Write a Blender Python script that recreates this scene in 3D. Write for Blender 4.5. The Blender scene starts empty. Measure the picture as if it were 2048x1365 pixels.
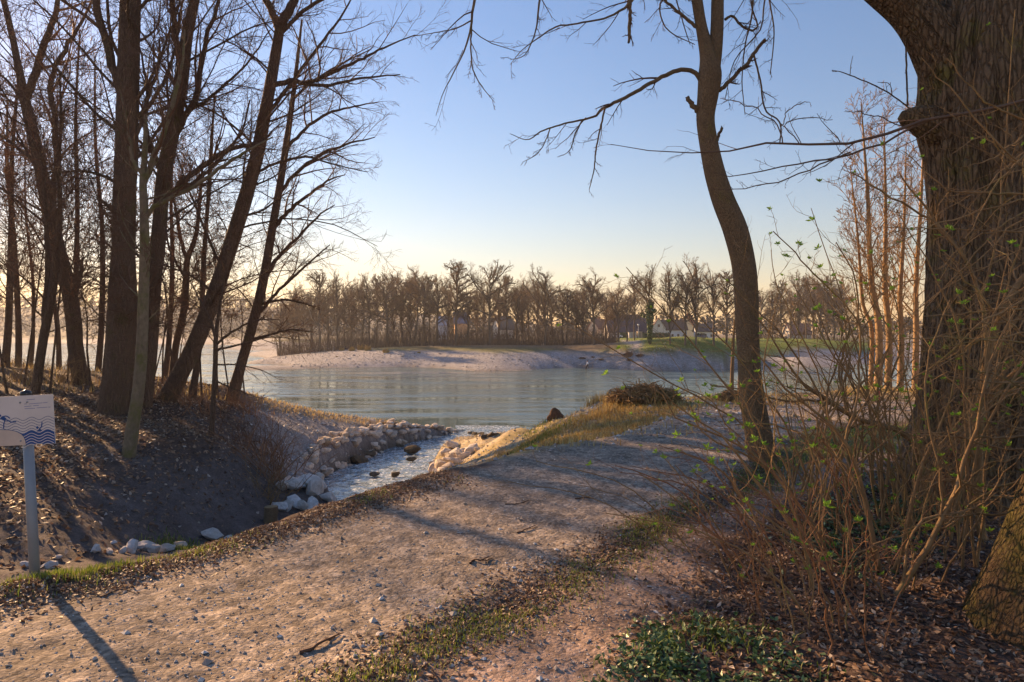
import bpy, math, random
import numpy as np
from mathutils import Vector, Matrix

# ---------------------------------------------------------------- camera, sky, sun, exposure
S = bpy.context.scene
COL = S.collection
CAMZ, F, CX, HY = 7.0, 1365.0, 1024.0, 668.0
cam_d = bpy.data.cameras.new('camera'); cam = bpy.data.objects.new('camera', cam_d); COL.objects.link(cam)
cam.location = (0, 0, CAMZ); cam.rotation_euler = (math.radians(90), 0, 0)
cam_d.lens = 24.0; cam_d.sensor_width = 36.0; cam_d.sensor_fit = 'HORIZONTAL'
cam_d.shift_y = -(682.5 - HY) / 2048.0
cam_d.clip_start = 0.05; cam_d.clip_end = 9000
S.camera = cam

SUN_AZ, SUN_EL = 46.0, 20.0            # degrees left of the view axis, above the horizon
world = bpy.data.worlds.new('World'); S.world = world; world.use_nodes = True
wn = world.node_tree; wn.nodes.clear()
sky = wn.nodes.new('ShaderNodeTexSky'); sky.sky_type = 'NISHITA'; sky.sun_disc = False
sky.sun_elevation = math.radians(SUN_EL); sky.sun_rotation = math.radians(-SUN_AZ)
sky.altitude = 0; sky.air_density = 1.6; sky.dust_density = 0.15; sky.ozone_density = 3.5
bg = wn.nodes.new('ShaderNodeBackground'); bg.inputs['Strength'].default_value = 0.056
wo = wn.nodes.new('ShaderNodeOutputWorld')
hs = wn.nodes.new('ShaderNodeHueSaturation'); hs.inputs['Saturation'].default_value = 1.15
wn.links.new(sky.outputs[0], hs.inputs['Color']); tn = wn.nodes.new('ShaderNodeMix'); tn.data_type = 'RGBA'; tn.blend_type = 'MULTIPLY'; tn.inputs[0].default_value = 1.0; tn.inputs[7].default_value = (1.15, 0.94, 1.06, 1)
wn.links.new(hs.outputs[0], tn.inputs[6]); wn.links.new(tn.outputs[2], bg.inputs[0]); wn.links.new(bg.outputs[0], wo.inputs[0])

sd = bpy.data.lights.new('sun', 'SUN'); sun = bpy.data.objects.new('sun', sd); COL.objects.link(sun)
sd.energy = 5.0; sd.angle = math.radians(0.5); sd.color = (1.0, 0.62, 0.31)
_a, _e = math.radians(SUN_AZ), math.radians(SUN_EL)
SUNV = Vector((-math.sin(_a) * math.cos(_e), math.cos(_a) * math.cos(_e), math.sin(_e)))
sun.rotation_euler = SUNV.to_track_quat('Z', 'Y').to_euler(); sun.location = (-30, 30, 40)

S.view_settings.view_transform = 'Standard'; S.view_settings.look = 'None'
HAZE = 0.00022
S.view_settings.exposure = 1.45; S.view_settings.gamma = 1.0; S.view_settings.use_curve_mapping = False
S.render.engine = 'CYCLES'
S.cycles.use_denoising = True
S.cycles.max_bounces = 6; S.cycles.volume_bounces = 0; S.cycles.diffuse_bounces = 3
S.cycles.glossy_bounces = 3; S.cycles.transparent_max_bounces = 4
S.cycles.sample_clamp_indirect = 4.0

# ---------------------------------------------------------------- helpers
def W(px, py, D):
    return np.array([D * (px - CX) / F, D, CAMZ - D * (py - HY) / F])

def tag(o, label=None, cat=None, group=None, kind=None):
    if label: o['label'] = label
    if cat: o['category'] = cat
    if group: o['group'] = group
    if kind: o['kind'] = kind
    return o

def empty(name, loc, label, cat, group=None, parent=None):
    o = bpy.data.objects.new(name, None); COL.objects.link(o); o.location = tuple(float(v) for v in loc)
    o.empty_display_size = 0.1
    return tag(o, label, cat, group)

def link(name, me, parent=None, loc=None):
    o = bpy.data.objects.new(name, me); COL.objects.link(o)
    if parent is not None: o.parent = parent
    if loc is not None: o.location = tuple(float(v) for v in loc)
    return o

def make_mesh(name, V, Q=None, T=None, mat=None, smooth=True, attrs=None):
    V = np.asarray(V, dtype=np.float32).reshape(-1, 3)
    Q = np.zeros((0, 4), np.int32) if Q is None else np.asarray(Q, np.int32).reshape(-1, 4)
    T = np.zeros((0, 3), np.int32) if T is None else np.asarray(T, np.int32).reshape(-1, 3)
    me = bpy.data.meshes.new(name)
    me.vertices.add(len(V)); me.vertices.foreach_set('co', V.ravel())
    nl = Q.size + T.size; nf = len(Q) + len(T)
    me.loops.add(nl); me.loops.foreach_set('vertex_index', np.concatenate([Q.ravel(), T.ravel()]).astype(np.int32))
    me.polygons.add(nf)
    st = np.concatenate([np.arange(len(Q)) * 4, Q.size + np.arange(len(T)) * 3]).astype(np.int32)
    me.polygons.foreach_set('loop_start', st)
    me.polygons.foreach_set('use_smooth', np.full(nf, smooth, dtype=bool))
    if attrs:
        for k, (typ, arr) in attrs.items():
            a = me.attributes.new(k, typ, 'POINT')
            a.data.foreach_set('color' if typ == 'FLOAT_COLOR' else 'value', np.asarray(arr, np.float32).ravel())
    me.update(calc_edges=True); me.validate(verbose=False)
    if mat: me.materials.append(mat)
    return me

class Geo:
    def __init__(s): s.V = []; s.Q = []; s.T = []; s.n = 0
    def add(s, V, Q=None, T=None):
        V = np.asarray(V, float).reshape(-1, 3)
        if Q is not None and len(Q): s.Q.append(np.asarray(Q).reshape(-1, 4) + s.n)
        if T is not None and len(T): s.T.append(np.asarray(T).reshape(-1, 3) + s.n)
        s.V.append(V); s.n += len(V)
    def mesh(s, name, mat, smooth=True, origin=None):
        V = np.concatenate(s.V) if s.V else np.zeros((0, 3))
        if origin is not None: V = V - np.asarray(origin)
        return make_mesh(name, V, np.concatenate(s.Q) if s.Q else None, np.concatenate(s.T) if s.T else None, mat, smooth)
    def box(s, x0, x1, y0, y1, z0, z1):
        V = [(x0,y0,z0),(x1,y0,z0),(x1,y1,z0),(x0,y1,z0),(x0,y0,z1),(x1,y0,z1),(x1,y1,z1),(x0,y1,z1)]
        s.add(V, [(0,3,2,1),(4,5,6,7),(0,1,5,4),(1,2,6,5),(2,3,7,6),(3,0,4,7)])
    def tubes(s, P, R, S_=4):
        V, Q = tubes_batch(P, R, S_); s.add(V, Q)
    def cyl(s, p0, p1, r0, r1=None, n=12):
        r1 = r0 if r1 is None else r1
        p0 = np.array(p0, float); p1 = np.array(p1, float)
        V, Q = tubes_batch(np.array([[p0, p1]]), np.array([[r0, r1]]), n)
        k = len(V); s.add(np.vstack([V, p0, p1]), Q, [(i, (i+1) % n, k)[::-1] for i in range(n)] + [(n+i, n+(i+1) % n, k+1) for i in range(n)])

def nrm(a): return a / np.maximum(np.linalg.norm(a, axis=-1, keepdims=True), 1e-9)

def tubes_batch(P, R, S_):
    P = np.asarray(P, float); R = np.asarray(R, float)
    M, K, _ = P.shape
    tan = nrm(np.gradient(P, axis=1)) if K > 2 else nrm(np.repeat((P[:, 1:] - P[:, :1]), 2, axis=1))
    d = nrm(P[:, -1] - P[:, 0])
    ax = np.where(np.abs(d[:, 2:3]) < 0.8, np.array([[0, 0, 1.0]]), np.array([[1.0, 0, 0]]))
    ref = nrm(np.cross(d, ax))[:, None, :]
    u = nrm(ref - tan * (tan * ref).sum(-1, keepdims=True)); v = np.cross(tan, u)
    th = np.arange(S_) / S_ * 2 * np.pi
    ring = u[:, :, None, :] * np.cos(th)[None, None, :, None] + v[:, :, None, :] * np.sin(th)[None, None, :, None]
    V = P[:, :, None, :] + ring * R[:, :, None, None]
    idx = np.arange(M * K * S_).reshape(M, K, S_)
    a = idx[:, :-1, :]; b = np.roll(a, -1, axis=2); c = idx[:, 1:, :]; e = np.roll(c, -1, axis=2)
    Q = np.stack([a, b, e, c], -1).reshape(-1, 4)
    return V.reshape(-1, 3), Q

def resample(pts, n):
    """Catmull-Rom through pts (K,d) -> n points evenly by chord length."""
    p = np.asarray(pts, float)
    if len(p) == 2:
        t = np.linspace(0, 1, n)[:, None]; return p[0] * (1 - t) + p[1] * t
    ext = np.vstack([2 * p[0] - p[1], p, 2 * p[-1] - p[-2]])
    out = []
    for i in range(len(p) - 1):
        p0, p1, p2, p3 = ext[i:i+4]
        for t in np.linspace(0, 1, 12, endpoint=False):
            out.append(0.5 * ((2*p1) + (-p0+p2)*t + (2*p0-5*p1+4*p2-p3)*t*t + (-p0+3*p1-3*p2+p3)*t**3))
    out.append(p[-1]); out = np.array(out)
    L = np.concatenate([[0], np.cumsum(np.linalg.norm(np.diff(out[:, :3], axis=0), axis=1))])
    tt = np.linspace(0, L[-1], n)
    return np.stack([np.interp(tt, L, out[:, k]) for k in range(p.shape[1])], 1)

def grow(P, R, n, K, t=(0.2, 1.0), lf=0.5, ang=(30, 60), up=0.05, wig=0.12, rr=0.6, tip=0.35, rmin=0.004, rng=None, taper=0.5, bias=None):
    M, Kp, _ = P.shape
    seg = np.diff(P, axis=1); L = np.linalg.norm(seg, axis=2).sum(1)
    tt = (np.arange(n)[None] + rng.random((M, n))) / n * (t[1] - t[0]) + t[0]
    f = np.clip(tt, 0, 0.999) * (Kp - 1); i = np.minimum(f.astype(int), Kp - 2); w = (f - i)[..., None]
    m = np.arange(M)[:, None]
    pos = P[m, i] * (1 - w) + P[m, i + 1] * w
    r0 = R[m, i] * (1 - w[..., 0]) + R[m, i + 1] * w[..., 0]
    tan = nrm(seg[m, i])
    v = rng.normal(size=tan.shape); v = nrm(v - tan * (v * tan).sum(-1, keepdims=True))
    a = np.radians(rng.uniform(ang[0], ang[1], tt.shape))[..., None]
    d = tan * np.cos(a) + v * np.sin(a)
    ln = L[:, None] * lf * (1 - taper * tt) * rng.uniform(0.55, 1.3, tt.shape)
    pos = pos.reshape(-1, 3); d = d.reshape(-1, 3); ln = ln.reshape(-1); r0 = np.maximum(r0.reshape(-1) * rr * rng.uniform(.75, 1.1, r0.size), rmin)
    step = (ln / (K - 1))[:, None]
    out = [pos]
    cur = rng.normal(size=d.shape) * wig
    for k in range(K - 1):
        d = d + cur * 0.6 + rng.normal(size=d.shape) * wig
        d[:, 2] += up
        if bias is not None: d = d + np.asarray(bias)
        d = nrm(d); pos = pos + d * step; out.append(pos)
    rad = r0[:, None] * np.linspace(1, tip, K)[None]
    return np.stack(out, 1), np.maximum(rad, rmin * 0.6)

def hash2(ix, iy, seed):
    h = (ix.astype(np.int64) * 374761393 + iy.astype(np.int64) * 668265263 + seed * 1274126177) & 0xffffffff
    h = ((h ^ (h >> 13)) * 1274126177) & 0xffffffff
    return ((h ^ (h >> 16)) & 0xffff) / 65535.0

def vnoise(x, y, seed=0):
    xi = np.floor(x); yi = np.floor(y); fx = x - xi; fy = y - yi
    fx = fx*fx*(3-2*fx); fy = fy*fy*(3-2*fy)
    a = hash2(xi, yi, seed); b = hash2(xi+1, yi, seed); c = hash2(xi, yi+1, seed); d = hash2(xi+1, yi+1, seed)
    return (a*(1-fx)+b*fx)*(1-fy) + (c*(1-fx)+d*fx)*fy

def fbm(x, y, seed=0, oct=4, gain=0.5):
    s = 0; amp = 1; tot = 0
    for o in range(oct):
        s = s + amp * (vnoise(x*2**o, y*2**o, seed+o*17) - 0.5); tot += amp; amp *= gain
    return s / tot * 2

def sstep(a, b, x):
    t = np.clip((x - a) / (b - a), 0, 1); return t*t*(3-2*t)

def poly_sd(poly, x, y):
    """signed distance (positive inside) to polygon"""
    poly = np.asarray(poly, float); n = len(poly)
    d2 = np.full(x.shape, 1e18); ins = np.zeros(x.shape, bool)
    for i in range(n):
        ax, ay = poly[i]; bx, by = poly[(i+1) % n]
        ex, ey = bx-ax, by-ay
        t = np.clip(((x-ax)*ex + (y-ay)*ey) / (ex*ex+ey*ey+1e-12), 0, 1)
        d2 = np.minimum(d2, (x-ax-t*ex)**2 + (y-ay-t*ey)**2)
        c = ((ay > y) != (by > y)) & (x < (bx-ax)*(y-ay)/(by-ay+1e-12) + ax)
        ins ^= c
    d = np.sqrt(d2); return np.where(ins, d, -d)

# ---------------------------------------------------------------- materials
MATS = {}
class N:
    """tiny node helper"""
    def __init__(s, name):
        s.m = bpy.data.materials.new(name); s.m.use_nodes = True; s.t = s.m.node_tree; s.t.nodes.clear()
        s.out = s.t.nodes.new('ShaderNodeOutputMaterial'); s.b = s.t.nodes.new('ShaderNodeBsdfPrincipled')
        s.t.links.new(s.b.outputs[0], s.out.inputs[0]); s.b.inputs['Roughness'].default_value = 0.9
        s.b.inputs['Specular IOR Level'].default_value = 0.25
    def n(s, typ, **kw):
        nd = s.t.nodes.new(typ)
        for k, v in kw.items():
            if k in nd.inputs: nd.inputs[k].default_value = v
            else: setattr(nd, k, v)
        return nd
    def l(s, a, b): s.t.links.new(a, b)
    def coord(s, scale=(1, 1, 1), rot=(0, 0, 0), kind='Object'):
        c = s.n('ShaderNodeTexCoord'); mp = s.n('ShaderNodeMapping')
        mp.inputs['Scale'].default_value = scale; mp.inputs['Rotation'].default_value = rot
        s.l(c.outputs[kind], mp.inputs['Vector']); return mp.outputs[0]
    def noise(s, vec, scale=5, detail=4, rough=0.6):
        n = s.n('ShaderNodeTexNoise'); n.inputs['Scale'].default_value = scale; n.inputs['Detail'].default_value = detail
        n.inputs['Roughness'].default_value = rough
        if vec is not None: s.l(vec, n.inputs['Vector'])
        return n.outputs['Fac']
    def ramp(s, fac, stops):
        r = s.n('ShaderNodeValToRGB'); e = r.color_ramp.elements
        while len(e) < len(stops): e.new(0.5)
        for i, (p, c) in enumerate(stops):
            e[i].position = p; e[i].color = tuple(c) + (1,) if len(c) == 3 else c
        s.l(fac, r.inputs[0]); return r.outputs[0]
    def mix(s, fac, a, b, mode='MIX'):
        m = s.n('ShaderNodeMix', data_type='RGBA', blend_type=mode)
        if hasattr(fac, 'links'): s.l(fac, m.inputs[0])
        else: m.inputs[0].default_value = fac
        for v, k in ((a, 6), (b, 7)):
            if hasattr(v, 'links'): s.l(v, m.inputs[k])
            else: m.inputs[k].default_value = tuple(v) + (1,)
        return m.outputs[2]
    def bump(s, h, strength=0.5, dist=0.02, prev=None):
        b = s.n('ShaderNodeBump'); b.inputs['Strength'].default_value = strength; b.inputs['Distance'].default_value = dist
        s.l(h, b.inputs['Height'])
        if prev is not None: s.l(prev, b.inputs['Normal'])
        return b.outputs[0]
    def math(s, op, a, b=None):
        m = s.n('ShaderNodeMath', operation=op)
        for v, k in ((a, 0), (b, 1)):
            if v is None: continue
            if hasattr(v, 'links'): s.l(v, m.inputs[k])
            else: m.inputs[k].default_value = v
        return m.outputs[0]
    def base(s, c):
        if hasattr(c, 'links'): s.l(c, s.b.inputs['Base Color'])
        else: s.b.inputs['Base Color'].default_value = tuple(c) + (1,)
    def normal(s, nrm_): s.l(nrm_, s.b.inputs['Normal'])

def mat_plain(name, col, rough=0.8, var=0.25, scale=8, bump=0.0, metal=0.0, spec=0.25):
    m = N(name); v = m.coord(); nz = m.noise(v, scale, 5)
    c = m.ramp(nz, [(0.25, [x*(1-var) for x in col]), (0.75, [min(1, x*(1+var)) for x in col])])
    m.base(c); m.b.inputs['Roughness'].default_value = rough; m.b.inputs['Metallic'].default_value = metal
    m.b.inputs['Specular IOR Level'].default_value = spec
    if bump: m.normal(m.bump(m.noise(v, scale*3, 4), bump, 0.02))
    return m.m

def mat_bark(name, dark, light, moss=None, moss_amt=0.5, stretch=0.18, scale=14, bump=0.8, dist=0.03):
    m = N(name)
    v = m.coord((1, 1, stretch)); v1 = m.coord()
    n1 = m.noise(v, scale, 6, 0.65); n2 = m.noise(v1, 1.3, 4)
    c = m.ramp(n1, [(0.3, dark), (0.7, light)])
    c = m.mix(m.ramp(n2, [(0.3, (0, 0, 0)), (0.75, (0.55, 0.55, 0.55))]), c, tuple(x*0.7 for x in light))
    if moss:
        n3 = m.noise(v1, 2.2, 6, 0.7)
        f = m.ramp(n3, [(0.62 - 0.3*moss_amt, (0, 0, 0)), (0.8 - 0.3*moss_amt, (0.85, 0.85, 0.85))])
        c = m.mix(f, c, moss)
    m.base(c)
    b = m.bump(n1, bump, dist); b = m.bump(m.noise(v1, scale*5, 3), 0.3, 0.006, b); m.normal(b)
    return m.m

def mat_furrow(name, dark, light, moss, moss_amt=0.5, sc=(9, 9, 2.2), dist=0.05):
    """old bark: plates parted by deep wandering fissures"""
    m = N(name); v1 = m.coord(); v = m.coord(sc)
    wn_ = m.n('ShaderNodeTexNoise'); wn_.inputs['Scale'].default_value = 2.2; wn_.inputs['Detail'].default_value = 4; m.l(v1, wn_.inputs['Vector'])
    mx = m.n('ShaderNodeVectorMath', operation='MULTIPLY_ADD'); m.l(wn_.outputs['Color'], mx.inputs[0]); mx.inputs[1].default_value = (2.6, 2.6, 1.6); m.l(v, mx.inputs[2])
    vo = m.n('ShaderNodeTexVoronoi', feature='DISTANCE_TO_EDGE'); vo.inputs['Scale'].default_value = 1.0; m.l(mx.outputs[0], vo.inputs['Vector'])
    plate = m.ramp(vo.outputs['Distance'], [(0.0, (0, 0, 0)), (0.16, (.75, .75, .75)), (0.5, (1, 1, 1))])
    n1 = m.noise(v1, 38, 6, 0.7); n2 = m.noise(v1, 1.8, 5, 0.65); n3 = m.noise(v1, 7, 6, 0.7)
    c = m.mix(n3, dark, light); c = m.mix(m.ramp(n1, [(.35, (0, 0, 0)), (.75, (.6, .6, .6))]), c, tuple(x*1.5 for x in light))
    f = m.ramp(m.math('ADD', m.math('MULTIPLY', n2, .65), m.math('MULTIPLY', n1, .35)), [(0.62-.25*moss_amt, (0, 0, 0)), (0.74-.25*moss_amt, (.8, .8, .8))])
    c = m.mix(f, c, m.mix(n1, tuple(x*.5 for x in moss), tuple(x*1.4 for x in moss)))
    m.base(c); b = m.bump(plate, 1.0, dist); b = m.bump(n1, .7, .012, b); b = m.bump(n3, .5, .02, b); m.normal(b)
    return m.m

def mat_island(name, stops, rough=0.7, translucent=0.0, spec=0.3):
    m = N(name)
    g = m.n('ShaderNodeNewGeometry')
    c = m.ramp(g.outputs['Random Per Island'], stops); m.base(c)
    m.b.inputs['Roughness'].default_value = rough; m.b.inputs['Specular IOR Level'].default_value = spec
    if translucent:
        t = m.n('ShaderNodeBsdfTranslucent'); m.l(c, t.inputs[0]); mx = m.n('ShaderNodeMixShader')
        mx.inputs[0].default_value = translucent
        m.l(m.b.outputs[0], mx.inputs[1]); m.l(t.outputs[0], mx.inputs[2]); m.l(mx.outputs[0], m.out.inputs[0])
    return m.m

BARK_DARK = mat_furrow('dark_bark', (0.06, 0.038, 0.026), (0.16, 0.10, 0.066), (0.10, 0.09, 0.024), 0.3, (14, 14, 2.6), .06)
BARK_BIG = mat_furrow('rough_bark', (0.085, 0.055, 0.034), (0.23, 0.15, 0.085), (0.18, 0.15, 0.03), 0.38, (24, 24, 4.5), .05)
BARK_MOSS = mat_furrow('mossy_bark', (0.05, 0.03, 0.018), (0.13, 0.08, 0.04), (0.095, 0.08, 0.014), 0.75, (42, 42, 15), .022)
BARK_MID = mat_furrow('brown_bark', (0.11, 0.07, 0.042), (0.30, 0.20, 0.11), (0.21, 0.17, 0.04), 0.3, (55, 55, 22), .014)
BARK_PALE = mat_bark('pale_bark', (0.11, 0.085, 0.055), (0.25, 0.19, 0.125), (0.12, 0.115, 0.03), 0.5, stretch=0.5, scale=12, bump=0.4)
TWIG_DARK = mat_plain('dark_twig', (0.13, 0.07, 0.042), 0.8, 0.3, 3)
TWIG_RED = mat_plain('red_brown_twig', (0.24, 0.115, 0.055), 0.7, 0.3, 3)
TWIG_TAN = mat_bark('tan_twig', (0.16, 0.09, 0.042), (0.37, 0.24, 0.115), (0.2, 0.17, 0.04), 0.3, stretch=1, scale=8, bump=0.2)
TWIG_FAR = mat_plain('far_twig', (0.20, 0.135, 0.08), 0.9, 0.3, 0.6)
BARK_FAR = mat_plain('far_bark', (0.14, 0.105, 0.075), 0.9, 0.3, 1.5)
TWIG_SUN_TINT = mat_bark('sun_tinted_bark', (0.17, 0.10, 0.05), (0.38, 0.245, 0.13), (0.3, 0.18, 0.07), 0.4, stretch=.4, scale=9, bump=.6)  # warm sunlit tone put into the bark colour itself
THICKET = mat_island('thicket_twig', [(0.0, (0.07, 0.045, 0.03)), (0.5, (0.13, 0.085, 0.055)), (1.0, (0.2, 0.13, 0.075))], 0.9)
LEAF_DEAD = mat_island('dead_leaf', [(0.0, (0.08, 0.045, 0.028)), (0.35, (0.17, 0.095, 0.055)), (0.7, (0.28, 0.17, 0.10)), (0.9, (0.36, 0.25, 0.16)), (1.0, (0.5, 0.43, 0.36))], 0.6, 0.15)
LEAF_BUD = mat_island('young_leaf', [(0.0, (0.14, 0.28, 0.03)), (1.0, (0.32, 0.50, 0.06))], 0.5, 0.4)
IVY = mat_island('ivy_leaf', [(0.0, (0.04, 0.08, 0.022)), (0.6, (0.09, 0.15, 0.045)), (1.0, (0.2, 0.26, 0.1))], 0.4, 0.1, 0.4)
GRASS = mat_island('grass_blade', [(0.0, (0.09, 0.14, 0.018)), (0.6, (0.19, 0.25, 0.035)), (1.0, (0.34, 0.32, 0.09))], 0.6, 0.35)
DRY = mat_island('dry_grass', [(0.0, (0.30, 0.18, 0.06)), (0.6, (0.48, 0.34, 0.12)), (1.0, (0.58, 0.46, 0.2))], 0.7, 0.3)
PEBBLE = mat_island('pebble', [(0.0, (0.2, 0.165, 0.14)), (0.4, (0.34, 0.29, 0.25)), (0.8, (0.48, 0.44, 0.4)), (1.0, (0.7, 0.67, 0.63))], 0.8)

def mat_rock(name, a, b, wet=(0.10, 0.075, 0.03)):
    m = N(name); v = m.coord(); oi = m.n('ShaderNodeObjectInfo')
    n1 = m.noise(v, 3.0, 6, 0.65)
    c = m.ramp(n1, [(0.3, a), (0.65, b)])
    tint = m.ramp(oi.outputs['Random'], [(0, (0.72, 0.66, 0.58)), (0.5, (0.95, 0.9, 0.85)), (1, (1.0, 1.0, 1.0))])
    c = m.mix(1.0, c, tint, 'MULTIPLY')
    m.base(c); m.normal(m.bump(n1, 0.6, 0.08)); return m.m
ROCK = mat_rock('limestone', (0.42, 0.35, 0.28), (0.74, 0.66, 0.57))
ROCK_WHITE = mat_rock('white_limestone', (0.5, 0.46, 0.42), (0.78, 0.74, 0.7))
ROCK_WET = mat_rock('wet_stone', (0.07, 0.055, 0.035), (0.18, 0.14, 0.09))
# ---------------------------------------------------------------- terrain heights
def PZ(px, py, z):                 # point at height z that is seen at (px, py) from the photograph's viewpoint
    D = (CAMZ - z) * F / (py - HY)
    return [D * (px - CX) / F, D, z]
ctrl = []
for px, py in [(0,1365),(400,1365),(800,1365),(1200,1365),(1700,1365),(2048,1365),(0,1192),(300,1125),(690,1012),(980,936),(600,1150),(1000,1050),
               (1300,950),(1250,880),(1500,850),(1400,812),(1290,806),(1700,800),(1540,920),(1800,900),(2048,1100),(2048,950),(1800,830),(2000,850),
               (200,1250),(850,962),(1120,897)]:
    ctrl.append(PZ(px, py, 5.4))
for p in [(-2.2,1.2),(2.2,1.2),(0,1.0),(4,1),(10,8),(14,14),(9,4),(20,12),(28,18),(12,20),(22,2),(1,0.6),(-1,.6)]:
    ctrl.append([p[0], p[1], 5.4])
for p in [(-5,8,3.9),(-7,9.5,3.3),(-5.5,13,2.9),(-2.8,11,3.9),(-3.8,16,2.3),(-.8,11.5,4.5),(-4.6,5.2,4.3),(-3.9,7.5,4.2),(-8,7,3.4),(-9,5,3.9),(-9,1.5,4.3),
          (-6,2.5,4.7),(-4.2,1.5,5.2),
          (-40,20,4.6),(-60,30,4.6),(-30,12,4.5),(-20,8,4.2),(-14,3,4.5),(-50,5,4.8),(-45,50,4.4),(-13,7,3.7),
          (-4,54,-1),(-10,52,-1.2),(-15,48,-1),(-20,50,-.8),(-28,58,-1),(-45,68,-1),(0,55,-1.2),(4,42,-1.2),(4,33,-.8),(5.5,28.5,-.8),(8,28,-.8),(12,30,-1),
          (18,33,-1),(25,36,-1),(40,40,-1.2),(0,70,-1.5),(-30,78,-1.5),(30,60,-1.5),(60,70,-1.5),(0,95,-1.8),(-60,100,-1.8),(60,95,-1.8),(100,80,-1.8),
          (20,24,5.4),(30,25,5.4),(45,26,5.4),(70,30,5.4),(-80,70,3)]:
    ctrl.append(list(p))
for p in [(560,1030,1.9),(430,1065,2.2),(290,1095,2.6),(100,1135,3.1),(0,1150,3.3),
          (430,880,3.85),(258,925,3.7),(100,960,3.75),(0,940,3.95),(520,930,2.9),(330,1000,3.0),(150,1040,3.35),(225,830,4.2),(330,808,4.4),(165,778,4.5),
          (470,785,4.0),(60,790,4.6),(0,800,4.6),(540,840,3.3),(600,870,2.3),(620,925,1.5),(680,890,1.5),(740,870,1.3),(800,868,.95),(870,864,.7),
          (490,803,3.6),(600,818,2.6),(700,834,1.8),(800,850,1.15),(900,859,.65),(948,868,.35),
          (300,757,4.4),(100,744,4.4),(0,737,4.4),(-300,737,4.4),
          (870,932,.6),(930,915,1.6),(1000,900,2.6),(1050,880,3.7),(1100,862,4.6),(1180,835,5.1),(1250,804,5.4),(1180,817,5.0),(1100,841,4.2),
          (1040,857,3.2),(1000,867,2.0),(975,874,.8),(900,940,1.4),(980,925,3.3),(860,965,1.0),(1560,793,5.3),(1700,788,5.3),(1800,790,5.3),
          # far shore
          (500,736,0),(600,740,0),(800,745,0),(1000,746,0),(1200,745,0),(1450,739,0),(1600,729,0),(1750,722,0),(1950,715,0),(2200,705,0),
          (500,752,-2),(800,760,-2),(1200,760,-2),(1500,752,-2),(1800,738,-2),(2200,718,-2),
          (520,720,.8),(600,716,1.5),(600,698,2.3),(700,702,2.9),(800,702,3.1),(1000,705,3.1),(1200,705,3),(1300,709,2.9),(1450,713,2.5),(1600,713,2),(1750,708,1.6),
          (700,690,3.7),(850,691,4.1),(1000,690,4.2),(1000,683,4.8),(1200,690,4.2),(1300,688,4.3),(1350,679,5.2),(1200,677,5.4),(1460,678,5.2),(1450,696,3.9),(1600,695,3.7),(1700,688,4.2),(1900,690,4),(2200,684,5),
          (490,725,0),(486,712,0),(512,704,.6),(600,692,1.6),(560,689,1.5),(480,692,0),(300,688.5,0),(0,686,0),(-400,686,0),(-1500,686,0),
          (300,700,-2),(0,720,-2),(200,735,-2),(0,700,-2),(-400,700,-2),(400,715,-2),(430,730,-2),(-1500,700,-2),(440,700,-1.5),
          (0,681,1.8),(300,681,2.2),(-500,681,2),(600,683,3),(560,680,4)]:
    ctrl.append(PZ(*p))
for a in np.radians(np.linspace(-100, 100, 15)):
    for r in (900, 4500): ctrl.append([r*math.sin(a), max(r*math.cos(a), -200), 4.8])
for a in np.radians([75, 95, 110, -75, -95, -110]):
    for r in (120, 400): ctrl.append([r*math.sin(a), r*math.cos(a), 4.8])
ctrl = np.array(ctrl)
def uvmap(x, y):
    r = np.hypot(x, y) + 1e-6
    return np.stack([np.arctan2(x, y), np.log(r)], -1)
CU = uvmap(ctrl[:, 0], ctrl[:, 1])
def _phi(d): return np.sqrt(d*d + 0.0009)
_A = _phi(np.linalg.norm(CU[:, None] - CU[None], axis=2)); n_ = len(CU)
_B = np.zeros((n_+1, n_+1)); _B[:n_, :n_] = _A - np.eye(n_)*1e-4; _B[:n_, n_] = 1; _B[n_, :n_] = 1
_sol = np.linalg.lstsq(_B, np.concatenate([ctrl[:, 2], [0]]), rcond=None)[0]
def raw_height(x, y):
    x = np.asarray(x, float); y = np.asarray(y, float); shp = x.shape
    U = uvmap(x.ravel(), y.ravel()); z = np.empty(len(U))
    for k in range(0, len(U), 20000):
        u = U[k:k+20000]
        d = np.sqrt((u[:, None, 0]-CU[None, :, 0])**2 + (u[:, None, 1]-CU[None, :, 1])**2)
        z[k:k+20000] = _phi(d) @ _sol[:n_] + _sol[n_]
    return z.reshape(shp)

# creek: x, y, water level, half width
CREEK = np.array([(-1.6,58,0,3.0),(-1.9,52,0,2.2),(-2.3,48,0,1.6),(-5.0,42,.12,1.9),(-6.0,36,.35,2.1),(-6.15,31,.6,2.35),(-5.9,27.5,.82,2.15),(-5.1,24.5,1.02,1.5),(-4.4,21,1.25,1.1),(-3.8,18,1.5,.9)])
CREEK_S = resample(CREEK, 90)
def creek_near(x, y):
    """distance / half width, water level, signed side"""
    sh = x.shape; x = x.ravel(); y = y.ravel()
    best = np.full(x.shape, 1e9); lev = np.zeros(x.shape); dist = np.full(x.shape, 1e9)
    for k in range(len(CREEK_S)-1):
        a = CREEK_S[k]; b = CREEK_S[k+1]; e = b[:2]-a[:2]
        t = np.clip(((x-a[0])*e[0]+(y-a[1])*e[1])/(e@e), 0, 1)
        d = np.hypot(x-a[0]-t*e[0], y-a[1]-t*e[1]); hw = a[3]*(1-t)+b[3]*t
        q = d/hw; m = q < best
        best[m] = q[m]; lev[m] = (a[2]*(1-t)+b[2]*t)[m]; dist[m] = (d-hw)[m]
    return best.reshape(sh), lev.reshape(sh), dist.reshape(sh)

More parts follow.
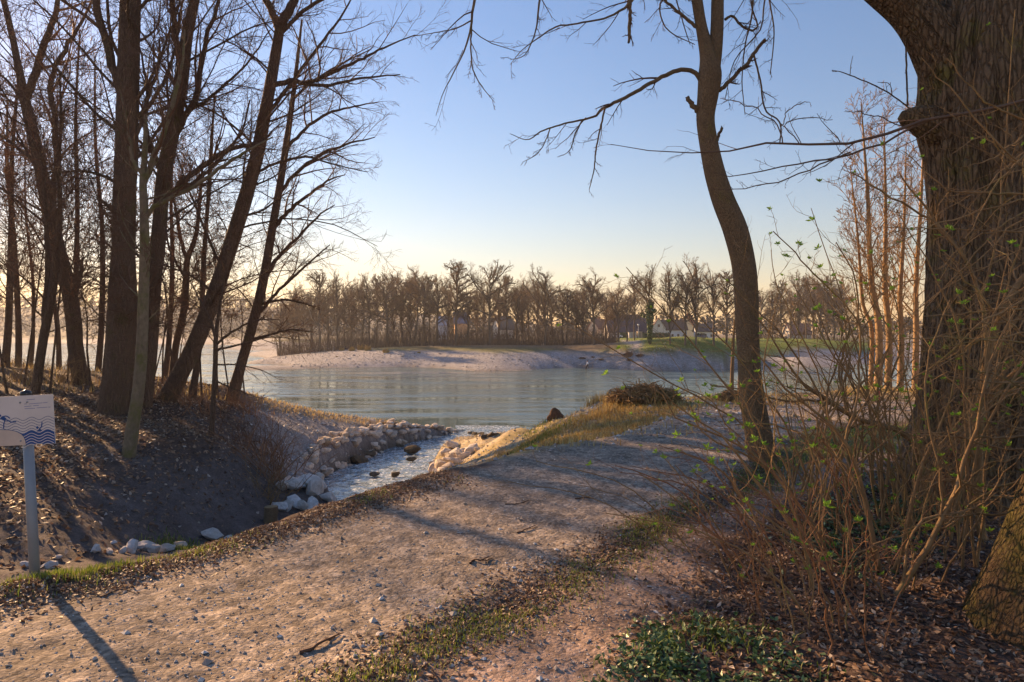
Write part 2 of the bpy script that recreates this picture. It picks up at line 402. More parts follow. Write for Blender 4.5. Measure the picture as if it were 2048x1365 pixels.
def P5(pts): return [PZ(px, py, 5.4)[:2] for px, py in pts]
PATH = P5([(-700,1400),(0,1215),(300,1145),(520,1075),(690,1022),(850,970),(980,937),(1120,898),(1250,866),(1330,836),(1420,812),(1560,800),(1700,796),(1830,806),
           (1830,838),(1640,850),(1560,880),(1500,925),(1420,985),(1200,1090),(1000,1180),(820,1265),(640,1365),(300,1640),(-900,1900)])
TRAIL = P5([(1300,1420),(1245,1330),(1270,1250),(1350,1150),(1450,1070),(1560,1015),(1700,962),(1800,917),(1810,893),(1700,905),(1560,950),(1460,1000),(1330,1065),
            (1180,1150),(1080,1225),(900,1315),(740,1420),(600,1700),(1200,1700)])

def height(x, y, relief=True):
    x = np.asarray(x, float); y = np.asarray(y, float)
    z = raw_height(x, y)
    near = (np.hypot(x, y) < 30)
    pm = np.zeros(x.shape)
    if near.any():
        sdp = np.maximum(poly_sd(PATH, x[near], y[near]), poly_sd(TRAIL, x[near], y[near]))
        w = sstep(-0.5, 0.3, sdp) * sstep(30, 24, np.hypot(x[near], y[near]))
        z[near] = z[near]*(1-w) + 5.4*w; pm[near] = w
    reg = (y > 14) & (y < 62) & (x > -16) & (x < 6)
    if reg.any():
        q, lv, ds = creek_near(x[reg], y[reg]); zz = z[reg]
        bank = np.maximum(zz, lv + 0.06 + 0.25*np.clip(ds, 0, 2.0))
        bank = np.where(ds < 2.0, bank, zz)
        bank = np.where(y[reg] > 47, zz, bank)
        bed = np.minimum(zz, lv - 0.4)
        k = sstep(0.8, 1.15, q)
        z[reg] = np.where(q < 1.15, bed*(1-k) + bank*k, np.where(ds < 2.0, bank*(1-sstep(.8,2,ds)) + zz*sstep(.8,2,ds), zz))
    if relief:
        r = np.hypot(x, y)
        z = z + 0.14*fbm(x*0.5, y*0.5, 3, 3)*(1-pm)*sstep(200, 60, r)*sstep(2, 6, r) + 0.05*fbm(x*3, y*3, 9, 3)*(1-0.75*pm)*sstep(60, 25, r)
        z = z - 0.3*sstep(.5, .12, z)*sstep(-.6, -.1, z)*sstep(85, 105, r)
        z = z + 0.22*fbm(x*0.08, y*0.08, 5, 3)*sstep(80, 140, r)*sstep(0.2, 1.5, z)*sstep(900, 300, r)
        # ruts along the track and worn ripples
        al = 0.62*x - 0.78*y; ac = 0.78*x + 0.62*y
        z = z + pm*(0.018*fbm(ac*2.2, al*0.5, 21, 3) + 0.012*fbm(x*9, y*9, 23, 3) + 0.02*np.sin(ac*2.4+fbm(x,y,4)*2.0)*fbm(x*.6, y*.6, 31, 2))
    return z

_DS = np.exp(np.linspace(math.log(1.6), math.log(1500), 2600))
def hit(px, py):
    """ground point seen at (px, py) from the photograph's viewpoint"""
    x = _DS*(px-CX)/F; zr = CAMZ - _DS*(py-HY)/F
    h = np.maximum(height(x, _DS, False), -0.02)
    k = np.argmax(zr <= h)
    if k == 0: k = len(_DS)-1
    return np.array([x[k], _DS[k], h[k]])
def gz(x, y): return float(height(np.array([x]), np.array([y]))[0])
def HP(pts): return [hit(px, py)[:2] for px, py in pts]

# ---------------------------------------------------------------- terrain mesh
rr_ = [0.8]
while rr_[-1] < 5200:
    r = rr_[-1]; rr_.append(r*(1.0088 if 2.2 < r < 26 else (1.012 if r < 60 else (1.02 if r < 400 else 1.1))) if r > 2.2 else r*1.05)
rr_ = np.array(rr_)
ang = np.concatenate([np.linspace(-118, -44, 40), np.linspace(-43, 43, 400), np.linspace(44, 118, 40)])
TH, RR = np.meshgrid(np.radians(ang), rr_)
GX = RR*np.sin(TH); GY = RR*np.cos(TH)
GZ = height(GX, GY)
GREEN = HP([(1130,706),(1235,697),(1255,704),(1290,707),(1450,712),(1560,712),(1750,706),(1750,676),(1225,676),(1240,686),(1235,694)])
BPATH = HP([(1244,680),(1258,682),(1284,690),(1280,698),(1262,703),(1235,708),(1262,700),(1266,692),(1250,686)])
PROM = np.array([(-4.0,26),(-4.1,33),(-3.4,38),(-2.2,44),(-.8,47),(2.4,31),(5,18.5),(7,16.6),(6,13.5),(3.4,11.2),(1.5,9.9),(-.1,8.9),(-1.6,12.5),(-2.6,17),(-3.4,22)])
SPIT = HP([(505,800),(600,816),(700,832),(800,848),(950,866),(880,880),(740,912),(655,965),(600,985),(560,930),(520,880),(490,830)])
SPITTOP = HP([(505,800),(600,816),(700,833),(820,852),(800,858),(690,846),(600,832),(520,818)])
X = GX.ravel(); Y = GY.ravel(); Z = GZ.ravel(); RAD = np.hypot(X, Y)
def sdn(poly, rmax, rmin=0):
    out = np.full(X.shape, -1e3); m = (RAD < rmax) & (RAD > rmin); out[m] = poly_sd(poly, X[m], Y[m]); return out
n1 = fbm(X*0.9, Y*0.9, 41, 4); n2 = fbm(X*3.5, Y*3.5, 43, 4); nf = fbm(X*0.07, Y*0.07, 47, 4)
w_path = sstep(-0.28, 0.18, sdn(PATH, 40) + 0.22*n1 + 0.12*n2)
w_trail = sstep(-0.25, 0.15, sdn(TRAIL, 40) + 0.2*n1 + 0.12*n2)
w_prom = sstep(-0.4, 0.3, sdn(PROM, 60) + 0.3*n1)
w_spit = sstep(-0.8, 0.8, sdn(SPIT, 70) + 0.5*n1)
w_spt = sstep(-0.4, 0.5, sdn(SPITTOP, 70) + 0.5*n1)
w_green = sstep(-2, 2, sdn(GREEN, 420, 100) + 2*nf)
w_bp = sstep(-1.2, 0.8, sdn(BPATH, 420, 100))
far = sstep(95, 110, RAD)
def C(*c): return np.array(c)[None]
def lerp(a, b, w): return a*(1-w[:, None]) + b*w[:, None]
alb = np.repeat(C(0.105, 0.068, 0.05), len(X), 0)                      # leaf mould
alb = lerp(alb, C(0.12, 0.105, 0.095), sstep(0.0, 0.35, n1)*0.7)         # bare grey soil patches
leftside = sstep(-1.0, -4.0, X)*sstep(40, 25, RAD)
slope_soil = leftside*sstep(4.0, 3.3, Z)
alb = lerp(alb, C(0.13, 0.105, 0.095), slope_soil*0.75)
alb = lerp(alb, C(0.25, 0.225, 0.215), w_spit)
alb = lerp(alb, C(0.20, 0.14, 0.06), w_spt*0.6)
alb = lerp(alb, C(0.42, 0.34, 0.22), w_prom)
grs = w_prom*sstep(0.0, 0.5, n1 + 0.5*n2 + 0.35*sstep(3.2, 5.2, Z))
alb = lerp(alb, C(0.30, 0.225, 0.085), grs*0.8)
sun_tint_right = sstep(6.0, 8.0, X)*sstep(11, 14, Y)*sstep(40, 30, RAD)
alb = lerp(alb, C(0.27, 0.2, 0.11), sun_tint_right*0.8)  # ground at the right painted golden, sunlight put into its albedo
GR2 = P5([(1540,905),(1640,860),(1830,850),(1830,905),(1700,905),(1560,945)])
w_g2 = sstep(-0.3, 0.3, sdn(GR2, 40) + 0.3*n1)
alb = lerp(alb, C(0.12, 0.13, 0.035), w_g2*0.85)
alb = lerp(alb, C(0.30, 0.245, 0.19), w_path)
alb = lerp(alb, C(0.29, 0.21, 0.16), w_trail)
# far bank
beach = C(0.29, 0.285, 0.295)*(1 + 0.22*nf[:, None])
fb = np.repeat(C(0.15, 0.115, 0.075), len(X), 0)
hz = Z + 0.5*nf
fb = lerp(fb, C(0.14, 0.15, 0.05), sstep(0.1, 0.5, fbm(X*.05, Y*.05, 77, 3)+.25)*sstep(4.2, 3.4, Z)*0.8)
fb = lerp(fb, C(0.14, 0.175, 0.03), w_green)
bw = sstep(3.45, 2.95, hz)*(1-w_green*0.9)
fb = fb*(1-bw[:, None]) + beach*bw[:, None]
fb = lerp(fb, C(0.30, 0.28, 0.27), w_bp)
drt = sstep(0.15, 0.5, fbm(X*.045+9, Y*.09, 91, 4))*bw*sstep(1.2, 2.2, Z)
fb = lerp(fb, C(0.22, 0.19, 0.14), drt*0.7)
wet = sstep(0.35, 0.05, Z)*far
fb = lerp(fb, C(0.16, 0.145, 0.13), wet*0.8)
alb = lerp(alb, fb, far)
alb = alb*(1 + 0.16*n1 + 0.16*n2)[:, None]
nearwet = sstep(0.25, 0.0, Z)*(1-far)
alb = lerp(alb, C(0.08, 0.07, 0.055), nearwet)
q_, lv_, ds_ = (np.full(X.shape, 9.0), np.zeros(X.shape), np.full(X.shape, 9.0))
reg = (Y > 14) & (Y < 62) & (X > -16) & (X < 6)
q_[reg], lv_[reg], ds_[reg] = creek_near(X[reg], Y[reg])
alb = lerp(alb, C(0.09, 0.07, 0.045), sstep(1.04, 0.95, q_))
gravel = np.clip(w_path + 0.8*w_trail + 0.6*w_spit + bw*far, 0, 1)
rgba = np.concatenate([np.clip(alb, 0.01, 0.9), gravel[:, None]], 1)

def mat_ground():
    m = N('earth'); at = m.n('ShaderNodeAttribute', attribute_name='albedo')
    v = m.coord()
    vor = m.n('ShaderNodeTexVoronoi'); vor.inputs['Scale'].default_value = 42; m.l(v, vor.inputs['Vector'])
    vor2 = m.n('ShaderNodeTexVoronoi'); vor2.inputs['Scale'].default_value = 13; m.l(v, vor2.inputs['Vector'])
    peb = m.ramp(m.math('ADD', m.math('MULTIPLY', vor.outputs['Color'], 0.6), m.math('MULTIPLY', vor2.outputs['Color'], 0.4)), [(0.15, (0.5, 0.48, 0.47)), (0.5, (0.95, 0.93, 0.92)), (0.85, (1.75, 1.72, 1.7))])
    n1 = m.noise(v, 28, 6, 0.75); n2 = m.noise(v, 1.7, 6, 0.65); n3 = m.noise(v, 6.5, 6, 0.7)
    soft = m.ramp(n1, [(0.3, (0.45, 0.45, 0.45)), (0.7, (1.5, 1.5, 1.5))])
    c = m.mix(at.outputs['Alpha'], soft, peb)
    c = m.mix(1.0, at.outputs['Color'], c, 'MULTIPLY')
    c = m.mix(1.0, c, m.ramp(n2, [(0.3, (0.68, 0.68, 0.68)), (0.7, (1.25, 1.25, 1.25))]), 'MULTIPLY')
    c = m.mix(1.0, c, m.ramp(n3, [(0.3, (0.72, 0.71, 0.70)), (0.7, (1.25, 1.25, 1.25))]), 'MULTIPLY')
    m.base(c); m.b.inputs['Roughness'].default_value = 0.95; m.b.inputs['Specular IOR Level'].default_value = 0.15
    b = m.bump(n1, 0.7, 0.015); b = m.bump(n3, 0.6, 0.035, b); b = m.bump(vor.outputs['Distance'], 0.45, -0.012, b); m.normal(b)
    return m.m
EARTH = mat_ground()
nr, na = GX.shape
idx = np.arange(nr*na).reshape(nr, na)
Q = np.stack([idx[:-1, :-1], idx[:-1, 1:], idx[1:, 1:], idx[1:, :-1]], -1).reshape(-1, 4)[:, ::-1]
VV = np.stack([X, Y, Z], 1)
fc = lambda w: w[Q].mean(1)
cat_ = np.zeros(len(Q), int)
cat_[fc(bw*far) > 0.5] = 3
cat_[fc(w_green*far) > 0.5] = 4
cat_[fc(w_trail) > 0.5] = 2
cat_[fc(w_path) > 0.5] = 1
keep = np.ones(len(Q), bool)
for k, nm in enumerate(['ground', 'gravel_path', 'footpath', 'gravel_beach', 'meadow']):
    q = Q[cat_ == k]
    if not len(q): continue
    u, inv = np.unique(q, return_inverse=True)
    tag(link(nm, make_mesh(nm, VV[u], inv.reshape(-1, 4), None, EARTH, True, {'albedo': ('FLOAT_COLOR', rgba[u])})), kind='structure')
# ground behind the camera
g = Geo(); g.add([(-60, -60, 5.35), (60, -60, 5.35), (60, 1.2, 5.35), (-60, 1.2, 5.35)], [(0, 1, 2, 3)])

# ---------------------------------------------------------------- water
def mat_water(name, col, scale, strength, dist, rough=0.08, stretch=(1, 1, 1), foam=False):
    m = N(name); v = m.coord(stretch)
    n1 = m.noise(v, scale, 5, 0.6); n2 = m.noise(v, scale*0.21, 3, 0.5)
    m.b.inputs['Roughness'].default_value = rough; m.b.inputs['IOR'].default_value = 1.333
    m.b.inputs['Specular IOR Level'].default_value = 0.5
    if foam:
        f = m.ramp(m.noise(v, scale*1.3, 6, 0.75), [(0.50, (0, 0, 0)), (0.66, (0.85, 0.85, 0.85))])
        m.base(m.mix(f, col, (0.78, 0.82, 0.86))); m.l(m.ramp(f, [(0, (rough,)*3), (1, (0.6,)*3)]), m.b.inputs['Roughness'])
    elif name == 'river_water':
        big = m.noise(m.coord((.035, .16, 1)), 1.0, 5, .65)
        m.base(col); m.l(m.ramp(big, [(.35, (.03,)*3), (.65, (.22,)*3)]), m.b.inputs['Roughness'])
        b1 = m.n('ShaderNodeBump'); b1.inputs['Distance'].default_value = dist*4; m.l(n2, b1.inputs['Height'])
        b2 = m.n('ShaderNodeBump'); b2.inputs['Distance'].default_value = dist; m.l(n1, b2.inputs['Height']); m.l(b1.outputs[0], b2.inputs['Normal'])
        st = m.ramp(big, [(.40, (.06,)*3), (.62, (1.0,)*3)]); m.l(st, b1.inputs['Strength']); m.l(st, b2.inputs['Strength'])
        m.normal(b2.outputs[0]); return m.m
    else: m.base(m.ramp(n2, [(0.3, [c*0.8 for c in col]), (0.7, [c*1.2 for c in col])]))
    b = m.bump(n2, strength, dist*4); b = m.bump(n1, strength, dist, b); m.normal(b)
    return m.m
RIVER_M = mat_water('river_water', (0.075, 0.12, 0.125), 1.6, 0.8, 0.10, 0.18, (0.35, 1.0, 1.0))
CREEK_M = mat_water('creek_water', (0.16, 0.2, 0.22), 4.2, 0.8, 0.06, 0.10, (1.0, 0.55, 1.0), True)
g = Geo()
xs = np.concatenate([[-1400], np.linspace(-600, 500, 23), [900]]); ys = np.concatenate([np.linspace(22, 140, 14), np.linspace(160, 640, 12)])
gx, gy = np.meshgrid(xs, ys); i_ = np.arange(gx.size).reshape(gx.shape)
g.add(np.stack([gx.ravel(), gy.ravel(), np.zeros(gx.size)], 1), np.stack([i_[:-1, :-1], i_[:-1, 1:], i_[1:, 1:], i_[1:, :-1]], -1).reshape(-1, 4))
tag(link('river', g.mesh('river', RIVER_M)), kind='structure')
# creek surface: rippled strip a little wider than the bed
K = 260; cs = resample(CREEK[1:], K); tanv = nrm(np.gradient(cs[:, :2], axis=0)); nv = np.stack([-tanv[:, 1], tanv[:, 0]], 1)
mcol = 44; ss = np.linspace(-1.12, 1.12, mcol)
px_ = cs[:, None, :2] + nv[:, None, :]*(ss[None, :, None]*cs[:, None, 3:4])
zz = cs[:, None, 2] + 0.012 + 0*ss[None]
amp = sstep(0.05, 0.3, cs[:, 2])[:, None]*0.8 + 0.2
zz = zz + amp*(0.07*fbm(px_[..., 0]*1.6, px_[..., 1]*1.1, 61, 3) + 0.05*fbm(px_[..., 0]*5, px_[..., 1]*3.2, 63, 3))
i_ = np.arange(K*mcol).reshape(K, mcol)
g = Geo(); g.add(np.concatenate([px_, zz[..., None]], -1).reshape(-1, 3), np.stack([i_[:-1, :-1], i_[1:, :-1], i_[1:, 1:], i_[:-1, 1:]], -1).reshape(-1, 4))
tag(link('creek', g.mesh('creek', CREEK_M)), kind='structure')
# ---------------------------------------------------------------- trees
def px_line(spec, D):
    """[(px, py, width[, dD])] -> points, radii at depth D"""
    P = []; R = []
    for s in spec:
        d = D + (s[3] if len(s) > 3 else 0)
        P.append(W(s[0], s[1], d)); R.append(max(s[2], 0.4)*0.5*d/F*math.cos(math.atan((s[0]-CX)/F)))
    return np.array(P), np.array(R)

def bark_tube(g, P, R, sides=20, ring=0.12, amp=0.06, seed=0, lumps=0.05, flute=6):
    """trunk with ridged, lumpy surface"""
    L = np.linalg.norm(np.diff(P, axis=0), axis=1).sum()
    n = int(np.clip(L/ring, 6, 400))
    q = resample(np.column_stack([P, R]), n); P = q[:, :3]; R = np.maximum(q[:, 3], 0.003)
    rng = np.random.default_rng(seed)
    V, Q = tubes_batch(P[None], R[None], sides)
    th = np.tile(np.arange(sides)/sides*2*np.pi, n); hh = np.repeat(np.linspace(0, L, n), sides)
    cxx = np.cos(th)*2.0; sxx = np.sin(th)*2.0
    nse = fbm(cxx*1.1+hh*.5+seed, sxx*1.1+hh*.35, seed, 3)*lumps*2
    ridge = (1 - np.abs(fbm(cxx*flute*.6+7, sxx*flute*.6+hh*0.55, seed+5, 3))*2.2)*amp
    ctr = np.repeat(P, sides, 0); V = ctr + (V-ctr)*(1+nse-nse.mean()+ridge-ridge.mean())[:, None]
    g.add(V, Q)

def stack(*lists): return np.concatenate(lists)

def crown(levels0, rng, n1, lf1, t1=(0.35, 1), up=0.05, hand=None, n2=6, n3=5, n4=4, ang1=(35, 65), fine=0.006, wig=0.10, l2=.5, l3=.45, l4=.5, bias=None, lmax=None, up2=None, prune=False, rr1=.27):
    """levels0: list of (P,R) polylines that carry random limbs. returns (limb arrays, twig arrays)"""
    K = 10
    P0 = np.stack([resample(np.column_stack([p, r]), K) for p, r in levels0]); R0 = P0[..., 3]; P0 = P0[..., :3]
    parts = []
    if n1:
        P1, R1 = grow(P0, R0, n1, K, t1, lf1, ang1, up, wig, rr1, 0.25, 0.01, rng, bias=bias)
        parts.append((P1, R1))
    if hand:
        h = np.stack([resample(np.column_stack([p, r]), K) for p, r in hand]); parts.append((h[..., :3], h[..., 3]))
    P1 = stack(*[p for p, r in parts]); R1 = stack(*[r for p, r in parts])
    u2 = up if up2 is None else up2
    P2, R2 = grow(P1, R1, n2, 6, (0.15, 1), l2, (25, 60), u2, wig, 0.55, 0.3, fine*1.5, rng)
    P3, R3 = grow(P2, R2, n3, 3 if prune else 4, (0.15, 1), l3, (25, 60), u2, wig*1.2, 0.6, 0.4, fine*1.1, rng)
    if prune:                                       # thin out what never comes into view above the picture
        k_ = (P3[:, 0, 2] < CAMZ + P3[:, 0, 1]*(HY+250)/F) | (rng.random(len(P3)) < .3)
        P3, R3 = P3[k_], R3[k_]
    out = dict(limbs=parts[0] if n1 else None, P2=(P2, R2), P3=(P3, R3))
    if n4 > 0:
        if prune:                                   # finest twigs only where the crown stays below the top of the view
            k_ = P3[:, 0, 2] < CAMZ + P3[:, 0, 1]*(HY+60)/F
            P3, R3 = P3[k_], R3[k_]
        P4, R4 = grow(P3, R3, n4, 2 if prune else 3, (0.1, 1), l4, (18, 52), u2, wig*1.5, 0.7, 0.5, fine*.8, rng); out['P4'] = (P4, R4)
    return out

def px_tree(name, label, D, trunk, limbs=(), stems=(), n1=10, lf1=.4, t1=(.3, 1), up=0.06, seed=1, bark=None, twig=None, sides=20, cat='tree', group=None,
            n2=6, n3=5, n4=4, fine=0.006, flare=1.25, amp=.05, carriers='trunk', ang1=(35, 65), wig=.1, ring=.15, l2=.5, l3=.45, l4=.5, lumps=.05, bias=None, limbsides=8, up2=None, flute=6):
    rng = np.random.default_rng(seed)
    P, R = px_line(trunk, D)
    zb = gz(P[0, 0], P[0, 1])
    base = P[0].copy(); base[2] = zb
    root = empty(name, base, label, cat, group)
    d0 = nrm(P[0]-P[1]); Pb = P[0] + d0*max(0.25, (P[0, 2]-zb) + 0.3)
    P = np.vstack([Pb, P]); R = np.concatenate([[R[0]*flare], R])
    g = Geo(); bark_tube(g, P, R, sides, ring, amp, seed, lumps, flute)
    for sp in stems:
        p, r = px_line(sp, D); bark_tube(g, p, r, max(8, sides-6), ring, amp, seed+3, lumps, flute)
    link('trunk', g.mesh('trunk', bark, origin=base), root)
    hand = []
    for lb in limbs:
        p, r = px_line(lb, D); hand.append((p, r))
        g = Geo(); q = resample(np.column_stack([p, r]), max(10, len(p)*4)); jit = rng.normal(size=(len(q), 3))*q[:, 3:4]*0.25; jit[:2] = 0
        g.tubes((q[:, :3]+jit)[None], q[:, 3][None], limbsides); link('limb', g.mesh('limb', bark, origin=base), root)
    lv0 = [(P[2:] if len(P) > 4 else P, R[2:] if len(P) > 4 else R)] + [px_line(sp, D) for sp in stems]
    if group == GL: n1, n2, n3, n4 = int(n1*1.5)+1, n2+2, n3+1, (n4+2 if n4 > 0 else n4+1); fine *= 1.25; n1 += 5; lf1 *= 1.12; t1 = (max(.06, t1[0]-.15), t1[1]); l2, l3, l4 = l2*1.1, l3*1.15, l4*1.2
    c = crown(lv0, rng, n1, lf1, t1, up, hand, n2, n3, n4, ang1, fine, wig, l2, l3, l4, bias, up2=up2, prune=group == GL, rr1=.2 if group == GL else .27)
    if c['limbs'] is not None:
        for p, r in zip(*c['limbs']):
            g = Geo(); g.tubes(p[None], r[None], 6); link('limb', g.mesh('limb', bark, origin=base), root)
    g = Geo(); g.tubes(*c['P2'], 4); g.tubes(*c['P3'], 3)
    if 'P4' in c: g.tubes(*c['P4'], 3)
    tag(link('crown', g.mesh('crown', twig, origin=base), root), kind='stuff')
    return root

# --- left bank trees
GL = 'bare trees on the left bank'
px_tree('bare_tree', 'very thick dark straight double trunk tree, thickest on the left bank', 23.6,
        [(226,832,68.6),(236,740,58.1),(241,640,52.8),(246,520,49.3),(249,400,47.5),(254,300,47.5),(256,200,45.8),(258,100,44),(262,0,42.2),(266,-140,37),(275,-300,26.4),(280,-420,14.1)],
        limbs=[[(244,190,22),(222,120,20),(205,50,18),(190,-30,16),(175,-160,10),(160,-280,5)],
               [(240,370,8),(205,352,7),(165,343,6),(110,346,4),(60,340,2)],
               [(236,435,9),(215,412,7),(200,400,5)],
               [(255,250,10),(295,215,9),(330,160,7),(350,100,5),(365,20,3)],
               [(245,270,9),(190,225,7),(140,170,6),(95,115,4),(60,60,2)]],
        stems=[[(256,812,44,.3),(258,700,38.7,.3),(258,560,31.7,.2),(255,440,22.9,.1)]],
        n1=10, lf1=.32, t1=(.45, 1), seed=11, bark=BARK_DARK, twig=TWIG_DARK, sides=40, ring=.1, amp=.07, group=GL, n2=6, n3=5, n4=4)
px_tree('bare_tree', 'tall dark tree with a forked mossy top right behind the thickest trunk', 24.6,
        [(288,800,35.3),(300,690,31.9),(308,560,31.9),(318,470,30.2),(325,380,30.2),(338,300,30.2),(352,230,28.6),(365,150,26.9),(375,70,23.5),(392,-10,18.5),(410,-120,11.8),(420,-230,5)],
        limbs=[[(365,140,16),(350,70,14),(345,0,12),(330,-90,8),(320,-180,3)],
               [(318,430,14),(345,385,13),(400,335,12),(460,300,10),(520,285,7),(545,262,4)],
               [(340,290,14),(385,210,13),(400,150,12),(410,90,10),(430,30,8),(450,-60,5)],
               [(325,350,14),(300,290,13),(290,240,11),(300,180,9),(315,140,7),(320,80,4)],
               [(330,400,10),(380,370,9),(430,330,7),(480,270,5),(500,200,3)],
               [(350,240,9),(390,215,8),(440,180,6),(500,120,4),(540,60,2)]],
        n1=8, lf1=.35, t1=(.3, 1), seed=12, bark=BARK_DARK, twig=TWIG_DARK, sides=24, ring=.12, amp=.06, group=GL)
px_tree('bare_tree', 'slim mossy pale tree leaning on the leaf covered slope, nearest of the left bank', 17.9,
        [(256,922,32.4),(266,850,27),(278,770,25.2),(284,690,24.3),(287,600,22.5),(289,500,20.7),(288,420,18),(286,360,15.3),(290,300,10.8),(292,230,7.2)],
        limbs=[[(287,370,13),(305,320,13),(330,255,11),(350,190,9),(365,120,6),(370,60,3)],
               [(288,440,11),(310,415,10),(335,400,10),(380,378,9),(430,345,8),(490,305,6),(545,275,3)],
               [(286,350,10),(268,325,9),(262,300,8),(255,250,5),(240,180,3)],
               [(288,400,5),(330,390,4),(375,365,3)]],
        n1=4, lf1=.25, t1=(.45, 1), seed=13, bark=BARK_PALE, twig=TWIG_DARK, sides=20, ring=.1, amp=.03, group=GL, n2=5, n3=4, n4=3, fine=.005)
px_tree('leaning_tree', 'big trunk leaning far to the right above the spit on the left bank', 25.9,
        [(330,808,44.1),(352,765,38),(385,700,35.7),(416,625,33.4),(440,560,31.9),(462,490,30.4),(482,425,29.6),(500,365,28.1),(516,305,26.6),(528,240,25.1),(541,170,22.8),(552,105,21.3),(560,55,19.8)],
        limbs=[[(560,65,18),(545,25,16),(528,-10,14),(510,-90,9),(500,-180,4)],
               [(560,60,22),(572,30,20),(590,-5,17),(620,-80,12),(650,-180,6)],
               [(548,170,12),(590,162,11),(610,168,9),(660,148,8),(720,120,6),(770,95,4),(830,70,2)],
               [(610,168,8),(650,172,7),(720,158,5),(800,150,2.5)],
               [(530,235,9),(580,170,8),(640,90,6),(690,20,4),(720,-40,2)],
               [(505,350,7),(545,330,6),(610,315,5),(670,330,3),(735,345,1.5)],
               [(560,70,9),(610,20,8),(680,-20,6),(760,-60,3)]],
        n1=8, lf1=.36, t1=(.35, 1), seed=14, bark=BARK_DARK, twig=TWIG_DARK, sides=26, ring=.12, amp=.05, group=GL, n2=6, n3=5, n4=3, up=.03, fine=.0042)
px_tree('bare_tree', 'slender tree standing rightmost on the left bank, twigs spreading over the river', 33.0,
        [(468,782,26),(485,720,22),(508,640,20),(528,555,19),(545,455,17),(560,370,15),(574,280,13),(586,195,10),(596,110,7),(604,40,4)],
        limbs=[[(510,640,8),(540,600,7),(580,560,6),(625,520,4),(660,490,2)],
               [(525,560,9),(560,510,8),(600,470,6),(640,430,4),(670,410,2)],
               [(545,460,9),(580,420,8),(625,385,6),(660,360,4),(690,350,2)],
               [(556,390,9),(590,350,8),(640,310,7),(690,290,5),(750,275,2)],
               [(570,300,8),(610,260,7),(650,230,6),(700,215,4),(755,205,2)],
               [(585,200,6),(630,160,5),(680,130,4),(740,100,2)],
               [(520,610,6),(560,600,5),(600,605,4),(640,620,2)],
               [(500,680,6),(540,670,5),(580,660,4),(630,665,2)]],
        n1=5, lf1=.3, t1=(.1, 1), seed=15, bark=BARK_DARK, twig=TWIG_DARK, sides=14, ring=.25, amp=.03, group=GL, n2=7, n3=6, n4=4, up=0.0, fine=.0038)
px_tree('bare_tree', 'stout tree leaning left with a forked crown near the left edge', 31.9,
        [(166,778,39.1),(152,700,34),(147,640,34),(135,570,32.3),(116,500,31.4),(98,420,30.6),(82,340,28.9),(64,260,25.5),(48,190,22.1),(38,140,17),(22,60,14.4),(0,-30,11.9),(-30,-150,6.8)],
        limbs=[[(50,200,20),(70,150,18),(88,90,15),(110,30,12),(120,-40,8),(125,-120,4)],
               [(98,420,14),(112,330,14),(112,250,13),(100,170,12),(130,100,10),(160,50,7),(185,0,5)],
               [(80,330,9),(40,300,8),(0,270,6),(-60,230,4)],
               [(140,620,12),(160,560,10),(165,520,6)],
               [(64,250,8),(30,180,7),(0,150,5),(-40,130,3)]],
        n1=10, lf1=.36, t1=(.3, 1), seed=16, bark=BARK_DARK, twig=TWIG_RED, sides=20, ring=.2, amp=.05, group=GL, n2=6, n3=5, n4=4, fine=.007)
px_tree('bare_tree', 'thin dark forked tree directly behind the swimming sign', 24.0,
        [(70,792,22),(80,720,20),(90,660,20),(104,590,18),(112,520,15),(120,440,12),(118,340,9),(122,240,6),(120,150,3)],
        limbs=[[(88,670,13),(92,600,12),(95,520,11),(92,430,9),(85,330,6),(70,230,3)]],
        n1=10, lf1=.35, t1=(.1, 1), seed=17, bark=BARK_DARK, twig=TWIG_DARK, sides=12, ring=.25, amp=.03, group=GL, n2=5, n3=5, n4=4)
px_tree('bare_tree', 'thin tree between the leaning trunk and the slender rightmost tree', 29.0,
        [(388,772,17),(398,700,12),(404,620,11),(408,520,10),(414,430,8),(420,350,9),(424,270,6),(430,190,3)],
        n1=12, lf1=.33, t1=(.05, 1), seed=18, bark=BARK_DARK, twig=TWIG_DARK, sides=12, ring=.3, amp=.03, group=GL, n2=5, n3=5, n4=2, fine=.004)
px_tree('sapling', 'dark little sapling at the right foot of the leafy slope beside the spit', 21.0,
        [(424,852,13),(428,790,12),(431,720,11),(432,672,10),(440,610,6),(452,540,3)],
        limbs=[[(432,680,7),(420,640,6),(400,600,4),(385,570,2)],[(432,690,6),(470,660,5),(520,640,3),(560,640,1.5)],[(431,700,5),(480,690,4),(540,675,2.5),(600,680,1.2)],
               [(430,730,4),(470,730,3),(520,740,2),(560,760,1)],[(428,760,4),(460,775,3),(500,790,2),(530,800,1)]],
        n1=6, lf1=.5, t1=(.2, 1), seed=19, bark=BARK_DARK, twig=TWIG_DARK, sides=8, ring=.3, amp=.03, n2=6, n3=4, n4=3, fine=.004, up=0.0)
px_tree('bare_tree', 'pale slim tree with a wavy stem seen behind the thickest trunks', 35.0,
        [(345,758,18),(352,690,15),(368,620,15),(372,560,14),(375,520,12),(392,470,9),(400,400,7),(406,320,4)],
        limbs=[[(374,520,9),(360,470,8),(352,420,6),(340,360,3)],[(372,560,6),(340,500,5),(330,440,3)]],
        n1=8, lf1=.4, t1=(.1, 1), seed=20, bark=BARK_DARK, twig=TWIG_RED, sides=10, ring=.3, amp=.03, group=GL, n2=6, n3=5, n4=3, fine=.008)
